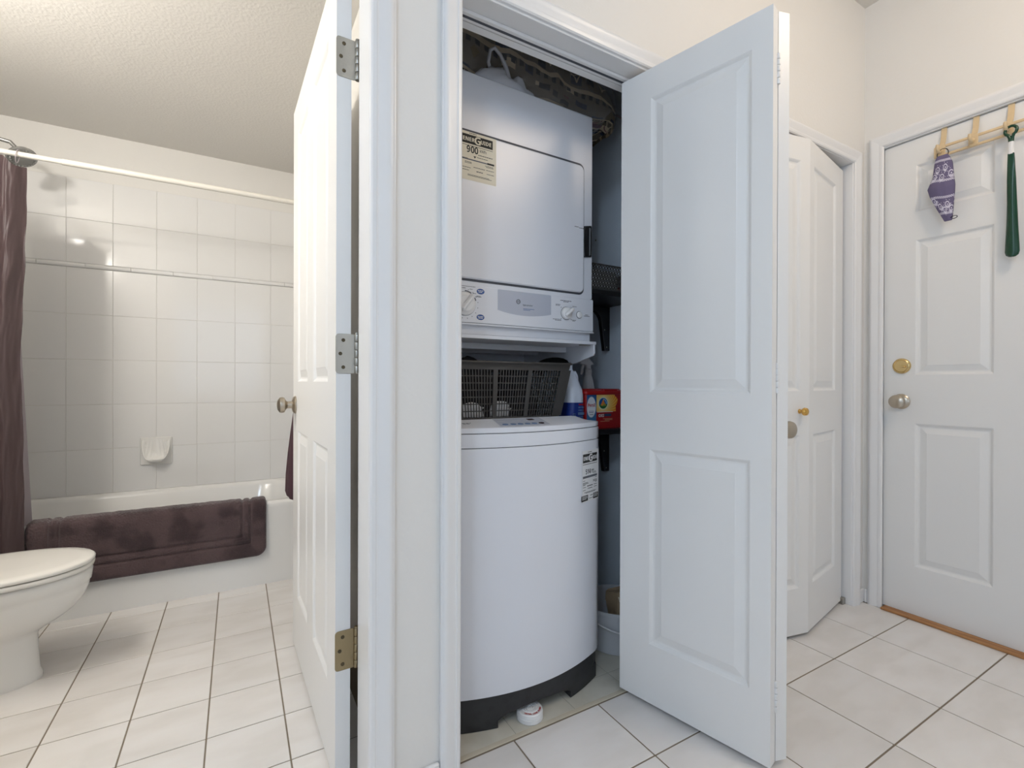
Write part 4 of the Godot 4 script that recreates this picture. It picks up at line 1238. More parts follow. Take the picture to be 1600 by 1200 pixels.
func bracket(parent, x: float, y: float, z: float):
	# black steel shelf bracket: arm under the shelf to the left, leg down the wall on the right
	var p = [Vector2(0, 0), Vector2(-0.24, 0), Vector2(-0.24, -0.008), Vector2(-0.10, -0.018)]
	for i in 7:
		var a = PI / 2 * i / 6.0
		p.append(Vector2(-0.10 + 0.055 * sin(a), -0.078 + 0.06 * cos(a)))
	p += [Vector2(-0.028, -0.19), Vector2(0, -0.19)]
	var mb := MB.new()
	mb.prism(p, at(x, y, z), -0.011, 0.011, 0.0015)
	var o = obj("bracket", mb, M.black_plastic, parent)
	for q in [[-0.03, -0.10], [-0.018, -0.175]]:
		lath("screw", [Vector2(0.003, 0), Vector2(0.0025, 0.0012), Vector2(0, 0.0012)], axz(x + q[0], y + q[1], z + 0.011), M.hinge_nickel, o, 10)
func closet_shelves():
	var t := thing("wall_shelf", "black bracketed shelf on the closet side wall holding the perforated basket", "shelf", P(1.42, 1.323, 1.52), "black shelves in the laundry closet")
	bx("board", Vector3(-0.29, 0, -0.13), Vector3(0, 0.02, 0.13), M.black_plastic, t, 0.002)
	bracket(t, -0.0005, -0.0005, -0.095)
	t = thing("wall_shelf", "black bracketed shelf beside the washer holding the detergent and bottles", "shelf", P(1.42, 0.795, 1.52), "black shelves in the laundry closet")
	bx("board", Vector3(-0.355, 0, -0.13), Vector3(0, 0.02, 0.13), M.black_plastic, t, 0.002)
	bracket(t, -0.0005, -0.0005, -0.095)
	# perforated storage basket
	t = thing("storage_basket", "dark gray perforated plastic basket on the upper closet shelf", "basket", P(1.275, 1.343, 1.50))
	var mb := MB.new()
	# front wall with punched round holes, built as an octagon-holed grid
	var holes = [7, 6]
	var cell = 0.0118
	var y0 = 0.012; var x0 = -0.135
	var ring = func(cx, cy, z, r0):
		var pts = []
		for k in 8: pts.append(Vector3(cx + r0 * cos(TAU * (k + 0.5) / 8), cy + r0 * sin(TAU * (k + 0.5) / 8), z))
		return pts
	for zz in [0.0866, 0.0842]:
		for r in 6:
			for c in 20:
				var cx = x0 + 0.0142 * c + (0.0071 if r % 2 == 1 else 0.0); var cy = y0 + 0.0071 + 0.0142 * r
				var a = 0.0071
				var hole = ring.call(cx, cy, zz, 0.0046)
				var sq = []
				for k in 8:
					var v = Vector2(cos(TAU * (k + 0.5) / 8), sin(TAU * (k + 0.5) / 8))
					v = v / max(abs(v.x), abs(v.y)) * a
					sq.append(Vector3(cx + v.x, cy + v.y, zz))
				for k in 8:
					var l = (k + 1) % 8
					mb.quad(sq[k], sq[l], hole[l], hole[k])
	mb.box(Vector3(-0.142, 0.0, 0.0842), Vector3(0.156, 0.012, 0.0866))
	mb.box(Vector3(-0.142, 0.0972, 0.0842), Vector3(0.156, 0.103, 0.0890), 0.0008)
	mb.box(Vector3(-0.146, 0.0, -0.087), Vector3(-0.1421, 0.103, 0.0866))
	mb.box(Vector3(0.1415, 0.0, -0.087), Vector3(0.1445, 0.103, 0.0842))
	mb.box(Vector3(-0.142, 0.0, -0.087), Vector3(0.1415, 0.103, -0.084))
	mb.box(Vector3(-0.142, 0.0, -0.084), Vector3(0.1415, 0.003, 0.0842))
	obj("perforated_body", mb, M.basket_gray, t)
	tag(bx("white_box", P(1.15, 1.3462, 1.50), P(1.30, 1.425, 1.424), M.white_cloth, self, 0.006), "pale packet seen through the holes of the perforated basket", "packet")
	tag(bx("red_pouch", P(1.31, 1.3462, 1.47), P(1.40, 1.372, 1.424), M.tub_red, self, 0.01), "dark red pouch low inside the perforated basket", "pouch")
	# laundry detergent tub
	var img := Image.create(256, 200, false, Image.FORMAT_RGB8)
	var red = Color(0.66, 0.10, 0.11)
	for y in 200:
		for x in 256:
			var c = red
			var d = Vector2((x - 99) / 27.0, (y - 53) / 34.0)
			var dd = d.length()
			if x < 58: c = Color(0.14, 0.34, 0.56).lerp(Color(0.30, 0.52, 0.70), y / 200.0)
			elif y < 104 and x < 202:
				var a = d.angle()
				c = Color(0.98, 0.90, 0.62).lerp(Color(0.95, 0.58, 0.15), clamp((dd - 1.05) / 1.9, 0.0, 1.0))
				if dd > 1.5 and sin(a * 30.0 + dd * 8.0) > 0.5: c = Color(0.99, 0.82, 0.42)
				if dd > 3.2 - 0.2 * sin(a * 9.0): c = red
			if dd < 1.08: c = Color(0.93, 0.93, 0.88)
			if dd < 0.96:
				c = Color(0.12, 0.34, 0.62) if d.y < 0.15 else Color(0.16, 0.42, 0.20)
				if abs(dd - 0.72) < 0.09 and d.x > 0 and d.y < 0.1: c = Color(0.55, 0.78, 0.90)
				if d.y > -0.78 and d.y < 0.42 and abs(d.x) < (d.y + 0.78) * 0.52: c = Color(0.93, 0.56, 0.26)
				if d.y > 0.12 and d.y < 0.45 and abs(d.x) < 0.62 and sin(d.x * 7.0) > 0.2: c = Color(0.50, 0.66, 0.22)
			var e = Vector2((x - 27) / 26.0, (y - 74) / 60.0).length()
			if e < 1.0: c = Color(0.92, 0.93, 0.95)
			elif e < 1.06: c = Color(0.65, 0.70, 0.78)
			img.set_pixel(x, y, c)
	img.fill_rect(Rect2i(62, 103, 100, 5), Color(0.93, 0.88, 0.85))
	img.fill_rect(Rect2i(108, 117, 44, 16), Color(0.20, 0.30, 0.42))
	for q in [[100, 146, 62], [112, 153, 50], [84, 161, 60], [12, 98, 30], [13, 106, 28], [17, 118, 22]]:
		img.fill_rect(Rect2i(q[0], q[1], q[2], 3), Color(0.85, 0.70, 0.55) if q[0] > 60 else Color(0.30, 0.32, 0.45))
	var lab = picture("tub_label_print", img, 0.35)
	t = thing("detergent_tub", "red and blue laundry capsule tub with flame-like emblem on the lower shelf", "detergent tub", P(1.241, 0.8155, 1.50))
	mb = MB.new()
	var rg = func(y, o):
		var p = []
		for q in rrect(-0.102 - o, -0.08 - o, 0.102 + o, 0.08 + o, 0.014, 5): p.append(Vector3(q.x, y, -q.y))
		return p
	mb.loft([rg.call(0.0, 0.0), rg.call(0.133, 0.006)], true, true)
	obj("tub", mb, M.tub_red, t)
	mb = MB.new()
	mb.loft([rg.call(0.130, 0.007), rg.call(0.132, 0.010), rg.call(0.143, 0.010), rg.call(0.146, 0.006), rg.call(0.148, -0.012), rg.call(0.152, -0.016)], true, true)
	mb.box(Vector3(-0.02, 0.141, 0.07), Vector3(0.05, 0.1525, 0.088), 0.003)
	obj("lid", mb, M.tub_red, t)
	mb = MB.new()
	mb.quad(Vector3(-0.098, 0.004, 0.0811), Vector3(0.100, 0.004, 0.0811), Vector3(0.104, 0.131, 0.0868), Vector3(-0.102, 0.131, 0.0868))
	var lb = obj("front_label", mb, lab, t)
	lettering("Persil", 0.0125, at(-0.0785, 0.091, 0.0860), M.red_print, lb, true, 0.78)
	lettering("OXI", 0.0115, at(-0.029, 0.050, 0.0840), M.paper_white, lb, true)
	# bleach jug
	t = thing("bleach_jug", "white handled plastic jug with blue label between basket and detergent tub", "jug", P(1.092, 0.815, 1.455))
	mb = MB.new()
	var jr = func(y, rx, rz, ox):
		var p = []
		for q in rrect(-rx, -rz, rx, rz, min(rx, rz) * 0.7, 5): p.append(Vector3(q.x + ox, y, -q.y))
		return p
	mb.loft([jr.call(0.0, 0.030, 0.044, 0), jr.call(0.006, 0.036, 0.05, 0), jr.call(0.13, 0.036, 0.05, 0), jr.call(0.15, 0.034, 0.047, -0.001), jr.call(0.19, 0.026, 0.033, -0.006), jr.call(0.215, 0.019, 0.021, -0.010), jr.call(0.226, 0.015, 0.016, -0.011)], true, true)
	obj("body", mb, M.jug_white, t)
	mb = MB.new()
	mb.tube([Vector3(-0.004, 0.212, 0.01), Vector3(0.012, 0.213, 0.01), Vector3(0.019, 0.20, 0.01), Vector3(0.023, 0.17, 0.01), Vector3(0.025, 0.14, 0.01)], [0.008, 0.009, 0.0085, 0.0085, 0.010], 12)
	obj("handle", mb, M.jug_white, t)
	lath("cap", [Vector2(0.0165, 0.222), Vector2(0.0175, 0.224), Vector2(0.017, 0.246), Vector2(0.0145, 0.248), Vector2(0, 0.248)], at(-0.011, 0, 0), M.jug_white, t, 24)
	mb = MB.new()
	mb.loft([jr.call(0.030, 0.0365, 0.0505, 0), jr.call(0.103, 0.0365, 0.0505, 0)], false, false)
	var jl = obj("label_band", mb, M.jug_blue, t, "blue wrap label with pale print")
	marks("label_print", [[0.0, 0.026, 0.085, 0.005], [0.0, 0.024, 0.075, 0.004], [-0.001, 0.027, 0.062, 0.010], [0.002, 0.025, 0.05, 0.003], [-0.024, -0.012, 0.062, 0.003], [-0.024, -0.010, 0.056, 0.003], [-0.024, -0.013, 0.047, 0.003], [-0.024, -0.012, 0.04, 0.003]], M.blue_button, jl, at(0, 0, 0.0506))
	var rm := MB.new()
	rm.box(Vector3(0.002, 0.093, 0.0504), Vector3(0.027, 0.098, 0.0509))
	obj("label_stripe", rm, M.red_print, jl)
	# trigger spray bottle
	t = thing("spray_bottle", "white trigger spray bottle standing behind the detergent tub", "spray bottle", P(1.312, 0.815, 1.62))
	lath("bottle", [Vector2(0, 0), Vector2(0.026, 0), Vector2(0.029, 0.004), Vector2(0.029, 0.12), Vector2(0.0275, 0.15), Vector2(0.022, 0.185), Vector2(0.016, 0.208), Vector2(0.0135, 0.215), Vector2(0.0135, 0.22)], Transform3D.IDENTITY, M.spray_white, t, 28)
	lath("collar", [Vector2(0.0155, 0.214), Vector2(0.0155, 0.234), Vector2(0.012, 0.176), Vector2(0.0, 0.176)], Transform3D.IDENTITY, M.spray_white, t, 20)
	mb = MB.new()
	mb.prism([Vector2(0.012, 0.234), Vector2(0.010, 0.25), Vector2(0.026, 0.256), Vector2(0.024, 0.262), Vector2(-0.002, 0.284), Vector2(-0.014, 0.288), Vector2(-0.040, 0.274), Vector2(-0.046, 0.268), Vector2(-0.046, 0.258), Vector2(-0.014, 0.250), Vector2(-0.012, 0.234)], Transform3D.IDENTITY, -0.009, 0.009, 0.003)
	obj("spray_head", mb, M.spray_white, t)
	mb = MB.new()
	mb.tube([Vector3(-0.026, 0.258, 0), Vector3(-0.032, 0.24, 0), Vector3(-0.034, 0.222, 0), Vector3(-0.038, 0.212, 0)], [0.005, 0.006, 0.006, 0.004], 10)
	obj("trigger", mb, M.spray_white, t)

# ---------------------------------------------------------------- bathroom
func egg(y: float, xf: float, xb: float, hw: float, b: float, n := 40) -> Array:
	# rounded plan shape pointing along +x; xf front tip, xb back
	var p = []
	var cx = lerpf(xb, xf, 0.45)
	for i in n:
		var a = TAU * i / n
		var c = cos(a); var s = sin(a)
		var x = cx + (xf - cx) * c if c > 0 else cx + (cx - xb) * sign(c) * pow(abs(c), 0.6)
		var z = hw * sign(s) * pow(abs(s), 0.92 if c > 0 else 0.7)
		p.append(P(x, y, b + z))
	return p
func bathroom():
	# bathtub
	var t := thing("bathtub", "white enamelled alcove bathtub below the tiled wall", "bathtub", Transform3D.IDENTITY)
	var mb := MB.new()
	var x0 = -1.12; var x1 = 0.37; var b0 = 2.632; var b1 = 3.3035
	var rg = func(y, i, r, fi = 0.0):
		var p = []
		for q in rrect(x0 + i, b0 + max(i, fi), x1 - i, b1 - i, r, 8): p.append(P(q.x, y, q.y))
		return p
	mb.loft([rg.call(0.0, 0.0, 0.004), rg.call(0.12, 0.0, 0.004), rg.call(0.13, 0.0, 0.004, 0.002), rg.call(0.372, 0.0, 0.004, 0.003), rg.call(0.386, 0.004, 0.006), rg.call(0.394, 0.012, 0.012), rg.call(0.397, 0.024, 0.02),
		rg.call(0.397, 0.058, 0.17), rg.call(0.392, 0.068, 0.18), rg.call(0.375, 0.076, 0.19), rg.call(0.20, 0.105, 0.20), rg.call(0.11, 0.13, 0.19), rg.call(0.085, 0.17, 0.15), rg.call(0.08, 0.25, 0.08)], false, true)
	obj("shell", mb, M.enamel, t)
	# bath mat draped over the rim
	var path = [Vector2(2.615, 0.148), Vector2(2.622, 0.20), Vector2(2.627, 0.30), Vector2(2.6285, 0.375), Vector2(2.632, 0.392), Vector2(2.642, 0.402), Vector2(2.658, 0.4045), Vector2(2.69, 0.4045), Vector2(2.704, 0.400), Vector2(2.713, 0.385), Vector2(2.722, 0.345), Vector2(2.733, 0.28)]
	var len = [0.0]
	for i in range(1, path.size()): len.append(len[-1] + path[i].distance_to(path[i - 1]))
	var L = len[-1]; var Wm = 0.862; var xm = -0.736
	var along = func(s):
		for i in range(1, path.size()):
			if s <= len[i] or i == path.size() - 1:
				var k = (s - len[i - 1]) / (len[i] - len[i - 1])
				return path[i - 1].lerp(path[i], k)
	var nz := FastNoiseLite.new()
	nz.seed = 9; nz.frequency = 9.0
	var surf = func(u, v, side):
		var a = Wm * u; var s = L * v
		var r = 0.045
		for c in [[r, r], [Wm - r, r], [r, L - r], [Wm - r, L - r]]:
			var inx = (a < r) if c[0] == r else (a > Wm - r)
			var iny = (s < r) if c[1] == r else (s > L - r)
			if inx and iny:
				var d = Vector2(a - c[0], s - c[1])
				var m = max(abs(d.x), abs(d.y))
				if d.length() > 0: d = d.normalized() * m
				a = c[0] + d.x; s = c[1] + d.y
		var e = min(min(a, Wm - a), min(s, L - s))
		var rc = 0.045
		for c in [Vector2(rc, rc), Vector2(Wm - rc, rc)]:
			if s < rc and ((a < rc and c.x == rc) or (a > Wm - rc and c.x != rc)): e = rc - Vector2(a, s).distance_to(c)
		var th = 0.015 * sqrt(clamp(1.0 - pow(1.0 - clamp(e / 0.014, 0.0, 1.0), 2), 0.0, 1.0))
		for g in [0.068, 0.102]:
			var dg = (min(min(a, Wm - a), min(s, L - s)) - g)
			th -= 0.008 * exp(-pow(dg / 0.006, 2))
		th += 0.0022 * nz.get_noise_2d(a * 2.0, s * 2.0) * clamp(e / 0.02, 0.0, 1.0)
		th -= 0.003 * exp(-pow((a - 0.52 + (s - 0.15) * 0.25) / 0.006, 2)) * clamp(1.0 - abs(s - 0.16) / 0.09, 0.0, 1.0)
		var p = along.call(s)
		var q = along.call(min(s + 0.004, L)) - along.call(max(s - 0.004, 0.0))
		var n = Vector2(-q.y, q.x).normalized()
		var o = p + n * (th if side == 0 else 0.0)
		return P(xm + a, o.y, o.x)
	mb = MB.new()
	mb.grid(280, 120, func(u, v): return surf.call(u, v, 0))
	mb.grid(60, 40, func(u, v): return surf.call(1.0 - u, v, 1), 2)
	tag(obj("bath_mat", mb, M.mat_plush), "plush plum brown bath mat draped over the front rim of the tub", "bath mat")
	# shower rod
	t = thing("shower_rod", "white tension shower rod spanning the tub in front of the tiles", "shower rod", P(0, 1.892, 2.625))
	mb = MB.new()
	mb.tube([Vector3(-1.112, 0, 0), Vector3(-0.62, 0, 0)], 0.0105, 16)
	obj("inner_tube", mb, M.rod_white, t)
	mb = MB.new()
	mb.tube([Vector3(-0.625, 0, 0), Vector3(-0.6235, 0, 0), Vector3(-0.62, 0, 0), Vector3(0.362, 0, 0)], [0.0115, 0.0128, 0.0128, 0.0128], 16)
	obj("outer_tube", mb, M.rod_white, t)
	for s in [[-1.12, 1.0], [0.37, -1.0]]:
		lath("end_cap", [Vector2(0, 0), Vector2(0.028, 0), Vector2(0.026, 0.006), Vector2(0.017, 0.012), Vector2(0.017, 0.02), Vector2(0, 0.02)], axx(s[0], 0, 0) if s[1] > 0 else Transform3D(Basis(Vector3(0, 1, 0), Vector3(-1, 0, 0), Vector3(0, 0, 1)), Vector3(s[0], 0, 0)), M.rod_white, t, 20)
	# curtain, gathered at the left end
	t = thing("shower_curtain", "dark plum fabric shower curtain gathered at the left end of the rod", "shower curtain", Transform3D.IDENTITY)
	mb = MB.new()
	nz = FastNoiseLite.new()
	nz.seed = 21; nz.frequency = 2.2
	var fold = func(u, v):
		var y = lerpf(0.17, 1.880 - 0.035 * smoothstep(0.82, 0.95, u), v)
		var xr = -0.728 - 0.014 * exp(-pow((y - 1.1) / 0.35, 2)) + 0.006 * nz.get_noise_2d(y * 1.7, 3.0)
		var x = lerpf(-1.105, xr, u)
		var ph = u * TAU * 3.6 + 0.6 + 0.5 * nz.get_noise_2d(u * 2.0, y)
		var amp = lerpf(0.024, 0.020, v)
		var b = 2.566 - amp * sin(ph) + 0.006 * nz.get_noise_2d(u * 9.0, y * 2.2) + 0.045 * v
		return P(x + 0.012 * sin(ph * 2.0) * (1.0 - u), y - (0.012 * (0.5 + 0.5 * sin(ph)) if v > 0.99 else 0.0), b)
	mb.grid(130, 60, fold)
	mb.grid(130, 60, func(u, v): return fold.call(1.0 - u, v) + Vector3(0, 0, -0.0015), 2)
	obj("fabric", mb, M.curtain, t)
	for k in 5:
		mb = MB.new()
		var pth = []
		var cx = -1.08 + 0.081 * k
		for i in 20: pth.append(P(cx + 0.003 * sin(TAU * i / 20.0), 1.883 + 0.026 * sin(TAU * i / 20.0), 2.625 + 0.017 * cos(TAU * i / 20.0)))
		mb.tube(pth, 0.0016, 6, true)
		obj("ring", mb, M.liner, t)
	mb = MB.new()
	mb.grid(30, 24, func(u, v):
		var y = lerpf(0.36, 1.86, v)
		return P(lerpf(-1.08, lerpf(-0.742, -0.785, v), u), y, lerpf(2.735, 2.64, v) + 0.010 * sin(u * 26.0)))
	obj("liner", mb, M.liner, t, "thin lilac gray liner hanging inside the tub")
	# shower head behind the rod
	t = thing("shower_fixture", "round gray chrome shower head behind the left end of the rod", "shower head", P(-0.842, 2.0, 2.98))
	var tilt = Transform3D(Basis(Vector3(1, 0, 0).rotated(Vector3(0, 0, 1), deg_to_rad(20)), Vector3(0, 1, 0), Vector3(0, 0, 1)), Vector3.ZERO)
	tilt = Transform3D(Basis.from_euler(Vector3(deg_to_rad(-28), deg_to_rad(0), deg_to_rad(24))), Vector3.ZERO)
	lath("face", [Vector2(0, -0.004), Vector2(0.044, -0.004), Vector2(0.052, 0.0), Vector2(0.054, 0.008), Vector2(0.046, 0.02), Vector2(0.022, 0.032), Vector2(0.014, 0.045), Vector2(0, 0.046)], tilt, M.shower_chrome, t, 36)
	mb = MB.new()
	for k in 24: mb.box(Vector3(-0.003, -0.009, -0.003), Vector3(0.003, -0.002, 0.003), 0.001, tilt * at(0.042 * cos(TAU * k / 24), 0, 0.042 * sin(TAU * k / 24)))
	var nzl = obj("nozzles", mb, M.shower_chrome, t)
	nzl.set_meta("kind", "stuff")
	mb = MB.new()
	mb.tube([tilt * Vector3(0, 0.044, 0), Vector3(-0.04, 0.062, 0), Vector3(-0.12, 0.075, 0), Vector3(-0.278, 0.08, 0)], 0.009, 12)
	obj("arm", mb, M.shower_chrome, t)
	# ceramic soap dish
	t = thing("soap_dish", "white scallop-shaped ceramic soap dish fixed to the tub tiles", "soap dish", P(-0.388, 0.606, 3.2985))
	mb = MB.new()
	mb.prism(rrect(-0.072, -0.076, 0.072, 0.076, 0.006, 3), Transform3D.IDENTITY, 0.0, 0.009, 0.003, true)
	obj("plate", mb, M.porcelain, t)
	mb = MB.new()
	var rim = func(f):
		var s = sin(f)
		var lip = 0.010 * exp(-pow((f - PI / 2) / 0.42, 2))
		return Vector3(-0.062 * sign(cos(f)) * pow(abs(cos(f)), 0.62), 0.064 - 0.118 * pow(s, 0.9) + lip, 0.010 + 0.052 * pow(s, 0.9))
	mb.grid(48, 8, func(u, v):
		var f = PI * u
		var r = rim.call(f)
		var q = Vector3(r.x * 0.72, r.y - 0.012 * sin(f), 0.006)
		var k = sin(v * PI / 2)
		return r.lerp(q, 1.0 - pow(1.0 - v, 1.0)) + Vector3(0, -0.006 * sin(PI * v) * sin(f), 0.016 * sin(PI * v) * sin(f)))
	mb.grid(48, 10, func(u, v):
		var f = PI * (1.0 - u)
		var r = rim.call(f) - Vector3(0, 0, 0.003)
		var back = Vector3(-0.045 * cos(f), 0.052 + 0.016 * sin(f), 0.010)
		var p = r.lerp(back, v)
		p += Vector3(0, -0.03 * sin(PI * v) * sin(f), -0.012 * sin(PI * v) * sin(f))
		p.z = max(p.z, 0.0095) + 0.0022 * cos(f * 16.0) * sin(PI * v)
		return p, 2)
	mb.tube(range(25).map(func(i): return rim.call(PI * i / 24.0) - Vector3(0, 0, 0.0015)), 0.003, 8)
	obj("shell", mb, M.porcelain, t)
	# toilet
	t = thing("toilet", "white toilet with closed lid in front of the tub", "toilet", Transform3D.IDENTITY)
	var cb = 2.18; var xb = -0.87
	mb = MB.new()
	mb.loft([egg(0.0, -0.565, -0.90, 0.086, cb), egg(0.012, -0.565, -0.90, 0.087, cb), egg(0.03, -0.572, -0.90, 0.084, cb), egg(0.10, -0.577, -0.90, 0.081, cb), egg(0.146, -0.578, -0.90, 0.082, cb),
		egg(0.158, -0.572, -0.90, 0.088, cb), egg(0.17, -0.556, -0.90, 0.096, cb), egg(0.19, -0.522, -0.90, 0.112, cb), egg(0.215, -0.488, -0.90, 0.13, cb), egg(0.25, -0.460, -0.90, 0.148, cb), egg(0.285, -0.447, -0.90, 0.158, cb),
		egg(0.302, -0.444, -0.90, 0.161, cb), egg(0.306, -0.440, -0.90, 0.165, cb), egg(0.335, -0.437, -0.90, 0.168, cb), egg(0.345, -0.440, -0.90, 0.166, cb), egg(0.348, -0.45, -0.89, 0.158, cb)])
	obj("bowl", mb, M.porcelain, t)
	mb = MB.new()
	mb.loft([egg(0.3495, -0.444, -0.85, 0.166, cb), egg(0.351, -0.434, -0.86, 0.174, cb), egg(0.362, -0.432, -0.86, 0.175, cb), egg(0.3655, -0.438, -0.855, 0.171, cb)])
	obj("seat", mb, M.seat_plastic, t)
	mb = MB.new()
	mb.loft([egg(0.3675, -0.440, -0.85, 0.169, cb), egg(0.369, -0.432, -0.86, 0.175, cb), egg(0.378, -0.431, -0.86, 0.176, cb), egg(0.383, -0.437, -0.855, 0.171, cb), egg(0.386, -0.47, -0.83, 0.145, cb), egg(0.387, -0.55, -0.75, 0.07, cb)])
	obj("lid", mb, M.seat_plastic, t)
	mb = MB.new()
	mb.box(P(-1.115, 0.345, cb - 0.2), P(-0.895, 0.69, cb + 0.2), 0.02)
	obj("tank", mb, M.porcelain, t)
	mb = MB.new()
	mb.box(P(-1.118, 0.691, cb - 0.21), P(-0.885, 0.722, cb + 0.21), 0.01)
	obj("tank_lid", mb, M.porcelain, t)
	# towel behind the door
	t = thing("towel", "dark plum towel hanging on the right bathroom wall behind the open door", "towel", P(0.252, 0, 2.42))
	mb = MB.new()
	var rings = []
	for q in [[0.455, 0.035, 0.07], [0.462, 0.05, 0.085], [0.485, 0.057, 0.09], [0.56, 0.055, 0.088], [0.66, 0.047, 0.08], [0.76, 0.036, 0.07], [0.86, 0.024, 0.05], [0.98, 0.018, 0.035], [1.02, 0.012, 0.02]]:
		var ring = []
		for j in 40:
			var a = TAU * j / 40
			var w = 1.0 + 0.10 * sin(a * 5.0 + q[0] * 2.0)
			ring.append(P(min(0.11, q[1] * cos(a) * w * (1.7 if cos(a) > 0 else 1.0)), q[0], q[2] * sin(a) * w))
		rings.append(ring)
	mb.loft(rings)
	obj("cloth", mb, M.towel_plum, t)
	mb = MB.new()
	mb.tube([Vector3(0.118, 1.03, 0), Vector3(0.01, 1.025, 0), Vector3(-0.004, 1.035, 0), Vector3(-0.006, 1.05, 0)], 0.005, 8)
	obj("hook", mb, M.nickel, t)

# ---------------------------------------------------------------- things on the entry door
func entry_things():
	var fr := frame(2.49, 0, 0.831, 0, -1)
	var t := thing("coat_rack", "beige metal over-the-door coat rack on the entry door", "coat rack", fr)
	var m = M.rack_beige
	var mb := MB.new()
	mb.box(Vector3(0, 1.942, 0.024), Vector3(0.56, 1.9525, 0.031), 0.002)
	obj("rail", mb, m, t)
	mb = MB.new()
	mb.box(Vector3(0, 1.907, 0.024), Vector3(0.56, 1.9175, 0.031), 0.002)
	obj("rail", mb, m, t)
	for x in [0.0, 0.545]:
		bx("end_bar", Vector3(x, 1.909, 0.0238), Vector3(x + 0.010, 1.9515, 0.0312), m, t, 0.002)
	for k in 6:
		var x = 0.024 + 0.0972 * k
		mb = MB.new()
		var prof = [Vector3(0, 2.0297, -0.008), Vector3(0, 2.0297, 0.003), Vector3(0, 2.015, 0.0045), Vector3(0, 1.985, 0.010), Vector3(0, 1.962, 0.020), Vector3(0, 1.945, 0.0325), Vector3(0, 1.912, 0.034)]
		for i in prof.size() - 1:
			var a = prof[i]; var b = prof[i + 1]
			var n = Vector3(0, b.z - a.z, -(b.y - a.y)).normalized() * 0.0012
			var ex = Vector3(0.009, 0, 0)
			var c = (a + b) / 2
			var pts = [a - ex - n, a + ex - n, b + ex - n, b - ex - n, a - ex + n, a + ex + n, b + ex + n, b - ex + n]
			for q in [[0, 1, 2, 3], [4, 5, 6, 7], [0, 1, 5, 4], [1, 2, 6, 5], [2, 3, 7, 6], [3, 0, 4, 7]]: mb.outward([pts[q[0]], pts[q[1]], pts[q[2]], pts[q[3]]], c + Vector3.ZERO)
		for v in [0]:
			pass
		var o = obj("strap", mb, m, t)
		o.position.x = x
		mb = MB.new()
		mb.tube([Vector3(0, 1.935, 0.034), Vector3(0, 1.924, 0.042), Vector3(0, 1.919, 0.054), Vector3(0, 1.924, 0.066), Vector3(0, 1.936, 0.071), Vector3(0, 1.944, 0.070)], [0.006, 0.006, 0.0058, 0.0056, 0.006, 0.005], 10)
		mb.prism(rrect(-0.014, 1.908, 0.014, 1.950, 0.006, 3), Transform3D.IDENTITY, 0.031, 0.036, 0.0015)
		o = obj("hook", mb, m, t)
		o.position.x = x
	# folded cloth mask
	var img := Image.create(128, 256, false, Image.FORMAT_RGB8)
	var base = Color(0.42, 0.39, 0.51)
	img.fill(base)
	var wh = Color(0.86, 0.85, 0.90)
	var dot = func(x, y, r, c):
		for yy in range(int(y - r), int(y + r + 1)):
			for xx in range(int(x - r), int(x + r + 1)):
				if xx >= 0 and xx < 128 and yy >= 0 and yy < 256 and Vector2(xx - x, yy - y).length() <= r: img.set_pixel(xx, yy, c)
	for y in [98, 162, 226, 22]:
		for k in 13:
			dot.call(5 + 10 * k, y, 4.5, wh); dot.call(5 + 10 * k, y, 2.0, base)
	for c in [[36, 58], [86, 50], [118, 76], [40, 200], [92, 192], [16, 84], [66, 86], [12, 176], [70, 214], [118, 210]]:
		for i in 60:
			var a = i / 60.0 * TAU * 1.4
			var r = 17.0 - 8.0 * i / 60.0
			if c[1] % 4 == 0 or i > 8: dot.call(c[0] + r * cos(a), c[1] + r * 0.9 * sin(a), 2.1, wh)
		dot.call(c[0], c[1], 3.2, wh)
		for k in 7: dot.call(c[0] + 21 * cos(TAU * k / 7.0), c[1] + 20 * sin(TAU * k / 7.0), 1.8, wh)
	img.fill_rect(Rect2i(0, 106, 128, 48), base)
	img.fill_rect(Rect2i(0, 0, 128, 14), base)
	var mm = picture("mask_print", img, 0.9)
	t = thing("face_mask", "purple bandana-print cloth face mask hanging from the first rack hook", "face mask", fr)
	var rows = [[1.900, 0.022, 0.053], [1.888, 0.016, 0.060], [1.865, 0.012, 0.068], [1.816, 0.006, 0.0715], [1.775, -0.011, 0.075], [1.745, -0.004, 0.0735], [1.69, 0.018, 0.069], [1.65, 0.036, 0.066], [1.638, 0.041, 0.063]]
	var row = func(v):
		var y = lerpf(1.900, 1.638, v)
		for i in rows.size() - 1:
			if y <= rows[i][0] and y >= rows[i + 1][0]:
				var k = (rows[i][0] - y) / (rows[i][0] - rows[i + 1][0])
				return [y, lerpf(rows[i][1], rows[i + 1][1], k), lerpf(rows[i][2], rows[i + 1][2], k)]
		return rows[-1]
	var nz := FastNoiseLite.new()
	nz.seed = 31; nz.frequency = 22.0
	var cloth = func(u, v, s):
		var r = row.call(1.0 - v)
		var x = lerpf(r[1], r[2], u)
		var ed = pow(clamp(sin(PI * u), 0.0, 1.0), 0.6) * clamp(sin(PI * v) * 4.0, 0.0, 1.0)
		var mid = exp(-pow((v - 0.51) / 0.12, 2))
		var z = 0.060 - 0.012 * (1.0 - v) + s * (0.004 + 0.010 * ed + 0.008 * mid * ed) + 0.003 * nz.get_noise_2d(x * 2.0, r[0]) * ed
		return Vector3(x, r[0] + 0.004 * sin(u * 5.0 + 1.0) * sin(PI * v), z)
	mb = MB.new()
	mb.grid(24, 44, func(u, v): return cloth.call(u, v, 1.0))
	mb.grid(24, 44, func(u, v): return cloth.call(1.0 - u, v, -0.35), 2)
	obj("cloth", mb, mm, t)
	mb = MB.new()
	var pth = []
